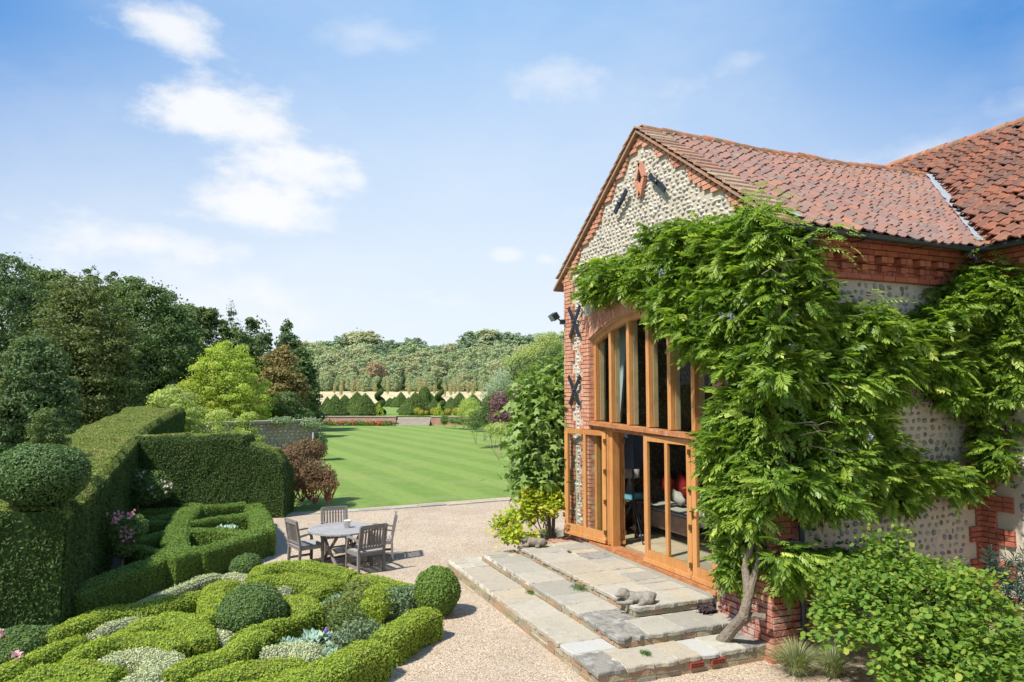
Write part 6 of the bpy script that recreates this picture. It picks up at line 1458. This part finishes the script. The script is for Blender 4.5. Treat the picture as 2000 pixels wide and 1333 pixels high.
MT['redtwig'] = mat('redtwig', [(.22, .09, .06), (.30, .12, .08)], .9, .1)
loose('red_shrub', 'dark reddish brown twiggy shrub at the left edge of the lawn', 'shrub', [bl(605, 920, 20.3, .62, .38), bl(570, 905, 20.5, .62, .55), bl(595, 885, 20.8, .5, .42), bl(562, 898, 21.0, .5, .36), bl(590, 938, 20.2, .5, .2), bl(570, 948, 20.0, .35, .15), bl(615, 948, 20.0, .38, .15), bl(645, 945, 20.0, .28, .13), bl(638, 930, 20.2, .30, .22), bl(610, 880, 21, .45, .35)], MT['redshrub'], 16000, .075, .03, tw=150, twm=MT['redtwig'])
loose('wall_climber', 'grey green climber spilling over the end of the flint wall', 'climber', [(*(A_+d_*.5+n_*.1+np.array([0, 0, 1.8])), .6, .25), (*(A_+d_*1.9+n_*.1+np.array([0, 0, 1.95])), .6, .18), (*(A_+n_*.2+np.array([0, 0, .8])), .35, .6)], MT['herbb'], 2600, .12, .05)
q = M(); p_ = ond(611, 853, 21.8); q.box((p_[0], p_[1], p_[2]/2+.06), (.035, .03, p_[2]+.12)); tag(q.build('marker_post', MT['pot']), 'thin white marker post standing in the red brown shrub', 'post')
# ---------------------------------------------------------------- retaining wall, flower border and steps to the upper garden
for (xa, xb, lab) in ((619, 775, 'low brick retaining wall at the far left end of the lawn behind the flower border'), (843, 925, 'low brick retaining wall right of the far garden steps')):
    w_ = thing('retaining_wall', lab, 'wall', (0, 0, 0)); a, b = garden((xa-1000)/FPX*69.6, 69.6), garden((xb-1000)/FPX*69.6, 69.6)
    if xa == 619: a = garden(-24, 69.6)
    M().beam((*a, .40), (*b, .40), .45, .86).build('wall', MT['oldbrick'] if 'oldbrick' in MT else MT.setdefault('oldbrick', mat('oldbrick', [(.38, .20, .15), (.46, .28, .22)], .95, .1, rnd=2., noise=[(2.5, .6, (.48, .40, .34), .45, .65), (6, .5, (.22, .14, .10), .5, .7)])), w_)
    M().beam((*a, .87), (*b, .87), .55, .08).build('coping', MT['coping'], w_)
fs = thing('garden_steps', 'shallow stone steps up to the topiary lawn', 'steps', (*garden(-13.9, 69.3), 0)); q = M()
off = np.array([*garden(-13.9, 69.3), 0])
for k in range(5): 
    a, b = garden((777-1000)/FPX*69.6, 68.6+.35*k), garden((842-1000)/FPX*69.6, 68.6+.35*k); M().beam(np.array([*a, .08+.16*k])-off, np.array([*b, .08+.16*k])-off, .36, .16+.0).build('tread', MT['coping'], fs)
MT['border'] = leafm('border', [(.06, .12, .03), (.10, .16, .045), (.13, .19, .06)], .25)
q = M(); P = []; 
s0, s1 = (622-1000)/FPX*68.6, (776-1000)/FPX*68.6
for k in range(26):
    s = s0+(s1-s0)*(k+.5)/26; x, y = garden(s, 68.7+.2*rng.normal()); m_ = ['redfl', 'border', 'yellow', 'pink', 'border', 'redfl'][rng.integers(0, 6)]
    q = M(); n = 200; d = nrm(rng.normal(size=(n, 3))); P = np.array([x, y, .22])+d*np.array([.24, .24, .22+.08*rng.random()]); q.leaves(P, d, .12, .07, 0, .6); f = rng.random(n) < .22
    if m_ != 'border': q.leaves(P[f]+d[f]*.05, d[f], .12, .10, 1, .6)
    col = {'redfl': 'red', 'yellow': 'yellow', 'pink': 'pink', 'border': 'no'}[m_]
    tag(q.build('border_plant', [MT['border'], MT[m_]]), ('low bedding plant with %s flowers in the border under the far wall' % col) if m_ != 'border' else 'low green bedding plant without flowers under the far wall', 'plant', 'bedding plants with %s flowers' % col)
# ---------------------------------------------------------------- topiary on the upper lawn
TZ0 = .88
def pyramid(rx, h):
    q = M(); K = 9; V = []
    for k in range(K+1):
        f = k/K; r_ = rx*((1-f)**.93)*(1 if k > 0 else .9); z = h*f
        for j in range(16):
            a = j/16*2*math.pi; sq = 1/max(abs(math.cos(a)), abs(math.sin(a))); rr = r_*(1+.55*(sq-1)); V.append((rr*math.cos(a), rr*math.sin(a), z))
    q.add(V, [[k*16+j, k*16+(j+1) % 16, (k+1)*16+(j+1) % 16, (k+1)*16+j] for k in range(K) for j in range(16)], 0, .5)
    q.coat(420, .10, .05, 1, .5, .04, amp=.04, bs=2.5); return q
MT['topi'] = leafm('topiary', [(.06, .10, .025), (.09, .135, .034), (.07, .115, .03), (.13, .165, .042)], .15, patch=(.9, .4, (.17, .16, .05), .5, .7))
PY = [(634, 720-720, 810, 784, 28), (639, 0, 806, 774, 30), (654, 0, 812, 769, 46), (673, 0, 801, 770, 36), (697, 0, 801, 764, 44), (702, 0, 806, 774, 40), (713, 0, 812, 767, 50),
      (762, 0, 788, 771, 26), (771, 0, 790, 771, 22), (783, 0, 796, 765, 32), (798, 0, 806, 775, 36), (811, 0, 811, 764, 50), (826, 0, 806, 766, 38), (841, 0, 800, 767, 36), (850, 0, 808, 775, 34), (881, 0, 803, 775, 34), (898, 0, 800, 765, 36), (924, 0, 780, 756, 34), (890, 0, 806, 775, 34), (586, 0, 812, 772, 50)]
base_p = None
for px, _, yb, yt, w in PY:
    D = min(122, (CAM[2]-TZ0)*FPX/max(yb-766.5, 22)); p = ond(px, yb, D); hgt = (yb-yt)/FPX*D
    if base_p is None: base_p = pyramid(1.0, 1.55).build('yew_pyramid', [MT['yewin'], MT['topi']]); o = base_p
    else: o = base_p.copy(); COL.objects.link(o)
    gz = ground_z(p[0], p[1])+.05; o.location = (p[0], p[1], gz); r_ = w/2*D/FPX*1.20; hgt *= .98; o.scale = (r_, r_, hgt/1.55); o.rotation_euler = (0, 0, R(12)+rng.normal()*.05)
    tag(o, 'clipped yew pyramid on the upper lawn beyond the far wall', 'topiary', 'yew pyramids on the upper lawn')
for px, yb, yt, lab in ((741, 806, 731, 'spiral clipped yew left of the grass path, taller than the pyramids'), (859, 802, 729, 'spiral clipped yew right of the grass path among the pyramids')):
    D = 74; p = ond(px, yb, D); H = (yb-yt)/FPX*D; r_ = thing('spiral_topiary', lab, 'topiary', (p[0], p[1], ground_z(p[0], p[1]))); q = M(); n = 90; th = np.linspace(0, 2*math.pi*3.0, n); f = np.linspace(0, 1, n)
    q.tube(np.c_[np.cos(th)*(.28*(1-f)+.10), np.sin(th)*(.28*(1-f)+.10), .25+f*(H-.35)], .27*(1-f)**.7+.11, 9); q.coat(420, .09, .05, 1, .5, .03, outward=False); q.build('crown', [MT['yewin'], MT['topi']], r_); M().tube([(0, 0, 0), (0, 0, H*.8)], .06, 6).build('trunk', MT['bark_dark'], r_)
D = 92; p = ond(829, 785, D); q = M(); q.ball((p[0], p[1], 2.2), (.85, .85, 1.75), 10, nz=.05); q.coat(300, .12, .06, 1, .5, .05); tag(q.build('yew_drum', [MT['yewin'], MT['topi']]), 'tall round headed yew drum behind the pyramids', 'topiary')
gb0 = None
MT['goldball'] = leafm('golden_ball', [(.28, .26, .04), (.36, .30, .05), (.22, .25, .04), (.40, .28, .07)], .2)
for px, py, r in ((655, 806, 11), (700, 808, 9), (815, 806, 8), (823, 810, 6), (832, 812, 5), (849, 804, 8), (875, 803, 7), (892, 802, 8), (662, 810, 6), (617, 806, 9)):
    D = 71.5+rng.random(); p = ond(px, py+r, D)
    if gb0 is None: q = M(); q.ball((0, 0, .9), (1, 1, .95), 9, nz=.05); q.coat(150, .2, .12, 1, .6, .05); o = gb0 = q.build('golden_ball', [MT['boxin'], MT['goldball']])
    else: o = gb0.copy(); COL.objects.link(o)
    o.location = (p[0], p[1], ground_z(p[0], p[1])+.08); k = r*D/FPX; o.scale = (k, k, k); tag(o, 'small round golden shrub ball on the upper lawn edge', 'topiary', 'golden shrub balls on the upper lawn')
for px, py, lab in ((740, 806, 'small pointed golden green conifer beside the left spiral'), (857, 804, 'small pointed golden green conifer beside the right spiral')):
    D = 71.6; p = ond(px, py, D); q = M(); K = 200; f = rng.random(K)**1.3; a = rng.uniform(0, 6.28, K); P = np.c_[p[0]+np.cos(a)*.6*(1-f), p[1]+np.sin(a)*.6*(1-f), .85+1.15*f]; q.leaves(np.repeat(P, 4, 0)+rng.normal(size=(K*4, 3))*.05, nrm(rng.normal(size=(K*4, 3))), .14, .07, 0, .6); tag(q.build('dwarf_conifer', MT['tgold']), lab, 'conifer')
# ---------------------------------------------------------------- right hand border along the lawn
MT['smoke'] = leafm('smoke_bush', [(.11, .055, .08), (.16, .08, .11), (.08, .04, .06), (.22, .13, .15)], .2)
MT['silver'] = leafm('silver_leaf', [(.22, .28, .23), (.30, .36, .30), (.17, .23, .19)], .2)
def LS(name, lab, m, blobs, n, L=.12, Wd=.06, cat='shrub', **k): loose(name, lab, cat, [bl(*b) for b in blobs], MT[m], n, L, Wd, **k)
LS('smoke_bush', 'dark purple smoke bush at the right edge of the lawn', 'smoke', [(985, 790, 35, .8, .75), (1005, 780, 36, .6, .7), (975, 815, 34.5, .6, .4), (1000, 815, 34.5, .6, .4)], 6500, .10, .06)
LS('grey_bush', 'low tawny grey bush in front of the purple smoke bush', 'tpale', [(975, 838, 30.5, .7, .28), (1010, 842, 29.5, .6, .3)], 3500, .08, .04)
LS('dark_shrub', 'dark green rounded shrub beside the lawn below the fig', 'tdark', [(1015, 858, 27, .5, .4), (1000, 855, 28, .3, .3)], 3500, .08, .05)
LS('conical_shrub', 'dark green sloping shrub left of the smoke bush', 'tdark', [(945, 815, 42, .9, .55), (958, 795, 42, .6, .8), (930, 830, 41, .6, .25)], 5000, .12, .06)
LS('weeping_pear', 'silvery weeping pear tree beyond the smoke bush', 'silver', [(985, 752, 50, 1.1, 1.3), (960, 770, 50, .8, 1.0), (1010, 735, 51, 1.0, 1.0)], 8000, .16, .04, 'tree', down=1.5)
LS('green_tree', 'light green tree rising behind the fig tree', 'tgreen', [(1050, 745, 44, 1.5, 1.4), (1080, 710, 46, 1.3, 1.2), (1025, 725, 48, 1.2, 1.0), (1095, 760, 42, 1.2, 1.2)], 12000, .15, .09, 'tree')
LS('dark_bush', 'dark bush filling the border behind the smoke bush', 'tdark', [(1030, 790, 38, 1.0, .9), (1060, 800, 32, .8, .9), (1080, 830, 26, .6, .8)], 8000, .12, .07)
LS('yellow_climber', 'yellow green climber between the smoke bush and the fig', 'yshrub', [(1018, 795, 30, .35, .5), (1015, 825, 29, .3, .4), (1022, 770, 31, .3, .3)], 3500, .10, .06)
LS('round_shrub', 'pale feathery shrub at the far right corner of the lawn', 'pshrub', [(917, 795, 60, .9, .9), (905, 805, 61, .6, .5), (925, 810, 58, .8, .5)], 5000, .13, .05)
LS('low_plants', 'low green border plants at the far right wall', 'border', [(890, 822, 63, .8, .25), (905, 824, 62, .8, .25), (868, 820, 64, .4, .45), (925, 826, 58, .8, .2)], 5000, .12, .06)
LS('silver_tree', 'greyish flowering tree on the slope behind the border', 'tpale', [(1040, 700, 62, 1.6, 1.3), (1070, 680, 66, 1.5, 1.5), (1010, 712, 64, 1.4, .9)], 9000, .18, .09, 'tree')
# ---------------------------------------------------------------- the far wood: every crown its own object
def far_mesh(kind, m):
    q = M(); env = {0: [(0, 0, 6, 3.6, 3.6, 4.2), (1.6, .5, 4.2, 2.6, 2.8, 3), (-1.7, -.4, 4.0, 2.5, 2.8, 3), (0, 0, 2.2, 3.4, 3.2, 2)], 1: [(0, 0, 7, 3.0, 3.0, 3.6), (0, 0, 4, 3.8, 3.6, 3.2), (0, 0, 1.8, 3.2, 3.2, 1.8)],
                    2: [(-1.2, 0, 6.5, 2.8, 2.8, 3), (1.8, 0, 5.6, 2.6, 2.6, 3), (0, 1, 3, 4, 3.4, 2.6)]}[kind]
    P, N = crown_pts(env, 210, 9500, .75, .85, .6); k = P[:, 2] > .1; q.leaves(P[k], N[k], .44, .27, 0, .5); return q.build('crown', m)
MT['far1'] = leafm('far_green_hazy', [(.25, .30, .20), (.30, .35, .235), (.22, .27, .175), (.35, .38, .265)], .2)  # far wood colours are paled to carry the distance haze
MT['far2'] = leafm('far_olive_hazy', [(.28, .30, .20), (.34, .345, .235), (.25, .275, .18), (.38, .37, .26)], .2)
MT['far3'] = leafm('far_dark_hazy', [(.14, .20, .14), (.18, .24, .16), (.12, .175, .12)], .15)
MT['far4'] = leafm('far_pink', [(.30, .22, .17), (.34, .26, .20), (.27, .22, .15)], .2)
MT['far5'] = leafm('far_sapling', [(.27, .26, .16), (.32, .30, .19), (.23, .25, .14)], .2)
protos = [far_mesh(k % 3, MT[m]) for k, m in enumerate(('far1', 'far2', 'far3', 'far1', 'far2', 'far4'))]
tk = M(); tk.tube([(0, 0, -1), (.1, 0, 3), (0, .1, 7)], [.28, .2, .1], 6); trk = tk.build('trunk', MT['bark_dark']); used = {}
def far(px, ytop, D, kind, sc=None, lab=None, grp=None):
    x, y = ond(px, 766, D)[:2]; gz = ground_z(x, y); H = ond(px, ytop, D)[2]-gz; s = max(.35, H/10.2)
    c = protos[kind]; r_ = thing('woodland_tree', lab, 'tree', (x, y, gz-.1), rng.uniform(0, 6.28), grp); w = sc or rng.uniform(.85, 1.15)
    r_.scale = (s*w, s*w, s)
    a = (c if c.name not in used else c.copy()); 
    if c.name in used: COL.objects.link(a)
    used[c.name] = 1; a.parent = r_; b = trk if 'trk' not in used else trk.copy()
    if 'trk' in used: COL.objects.link(b)
    used['trk'] = 1; b.parent = r_
GN = {0: ('pale green broadleaf tree in the hillside wood', 'pale green trees of the far wood'), 3: ('pale green broadleaf tree in the hillside wood', 'pale green trees of the far wood'), 1: ('yellowish olive tree in the hillside wood', 'olive trees of the far wood'), 4: ('yellowish olive tree in the hillside wood', 'olive trees of the far wood'),
      2: ('darker green tree in the hillside wood', 'dark trees of the far wood'), 5: ('pinkish brown tree in the middle of the hillside wood', None)}
for row, (D, x0, x1, n, yb, ya, kinds) in enumerate(((172, 560, 1150, 26, 742, 722, (0, 0, 3, 1, 0)), (186, 560, 1150, 25, 722, 704, (0, 3, 1, 0, 4)), (202, 560, 1160, 24, 706, 690, (3, 0, 1, 4, 2)), (220, 560, 1160, 22, 692, 678, (0, 1, 2, 3)), (244, 540, 1180, 20, 678, 668, (2, 1, 0, 4)))):
    for k in range(n):
        px = x0+(x1-x0)*(k+.5+rng.uniform(-.35, .35))/n; kd = kinds[rng.integers(0, len(kinds))]; lab, g_ = GN[kd]
        far(px, rng.uniform(ya, yb), D+rng.uniform(-5, 5), kd, None, lab, g_)
far(735, 700, 180, 5, .8, *GN[5])
for px, yt, kd, w in ((572, 690, 2, 1), (600, 672, 0, 1), (622, 668, 0, 1.1), (655, 653, 2, 1.2), (705, 648, 1, 1.5), (745, 660, 2, 1.1), (770, 662, 2, 1), (795, 657, 2, 1.3), (830, 668, 2, 1.2), (855, 672, 2, 1), (885, 672, 3, 1), (905, 662, 2, 1.1), (935, 644, 2, 1.2), (955, 645, 1, 1.2),
                      (975, 643, 2, 1.1), (1010, 645, 2, 1.3), (1045, 652, 3, 1.2), (1075, 650, 0, 1.2), (1100, 648, 3, 1.2), (1130, 650, 0, 1.3), (545, 690, 2, 1), (1160, 655, 0, 1.2)):
    lab, g_ = GN[kd]; far(px, yt, 285, kd, w*1.1, lab.replace('in the hillside wood', 'on the skyline of the far hill'), g_.replace('far wood', 'far skyline'))
# saplings in rows at the near edge of the wood
sp0 = None
for k in range(34):
    px = rng.uniform(765, 975) if k > 8 else rng.uniform(650, 770); D = rng.uniform(148, 168); x, y = ond(px, 766, D)[:2]; H = rng.uniform(1.8, 3.9)
    if sp0 is None: q = M(); n = 700; d = nrm(rng.normal(size=(n, 3))); q.leaves(np.array([0, 0, .55])+d*np.array([.22, .22, .48])*(rng.random((n, 1))**.4), d, .07, .04, 0, .6); o = sp0 = q.build('sapling', MT['far5'])
    else: o = sp0.copy(); COL.objects.link(o)
    o.location = (x, y, ground_z(x, y)); w_ = H*rng.uniform(.55, .95); o.scale = (w_, w_, H); tag(o, 'pale young tree planted at the near edge of the hillside wood', 'sapling', 'young trees at the wood edge')
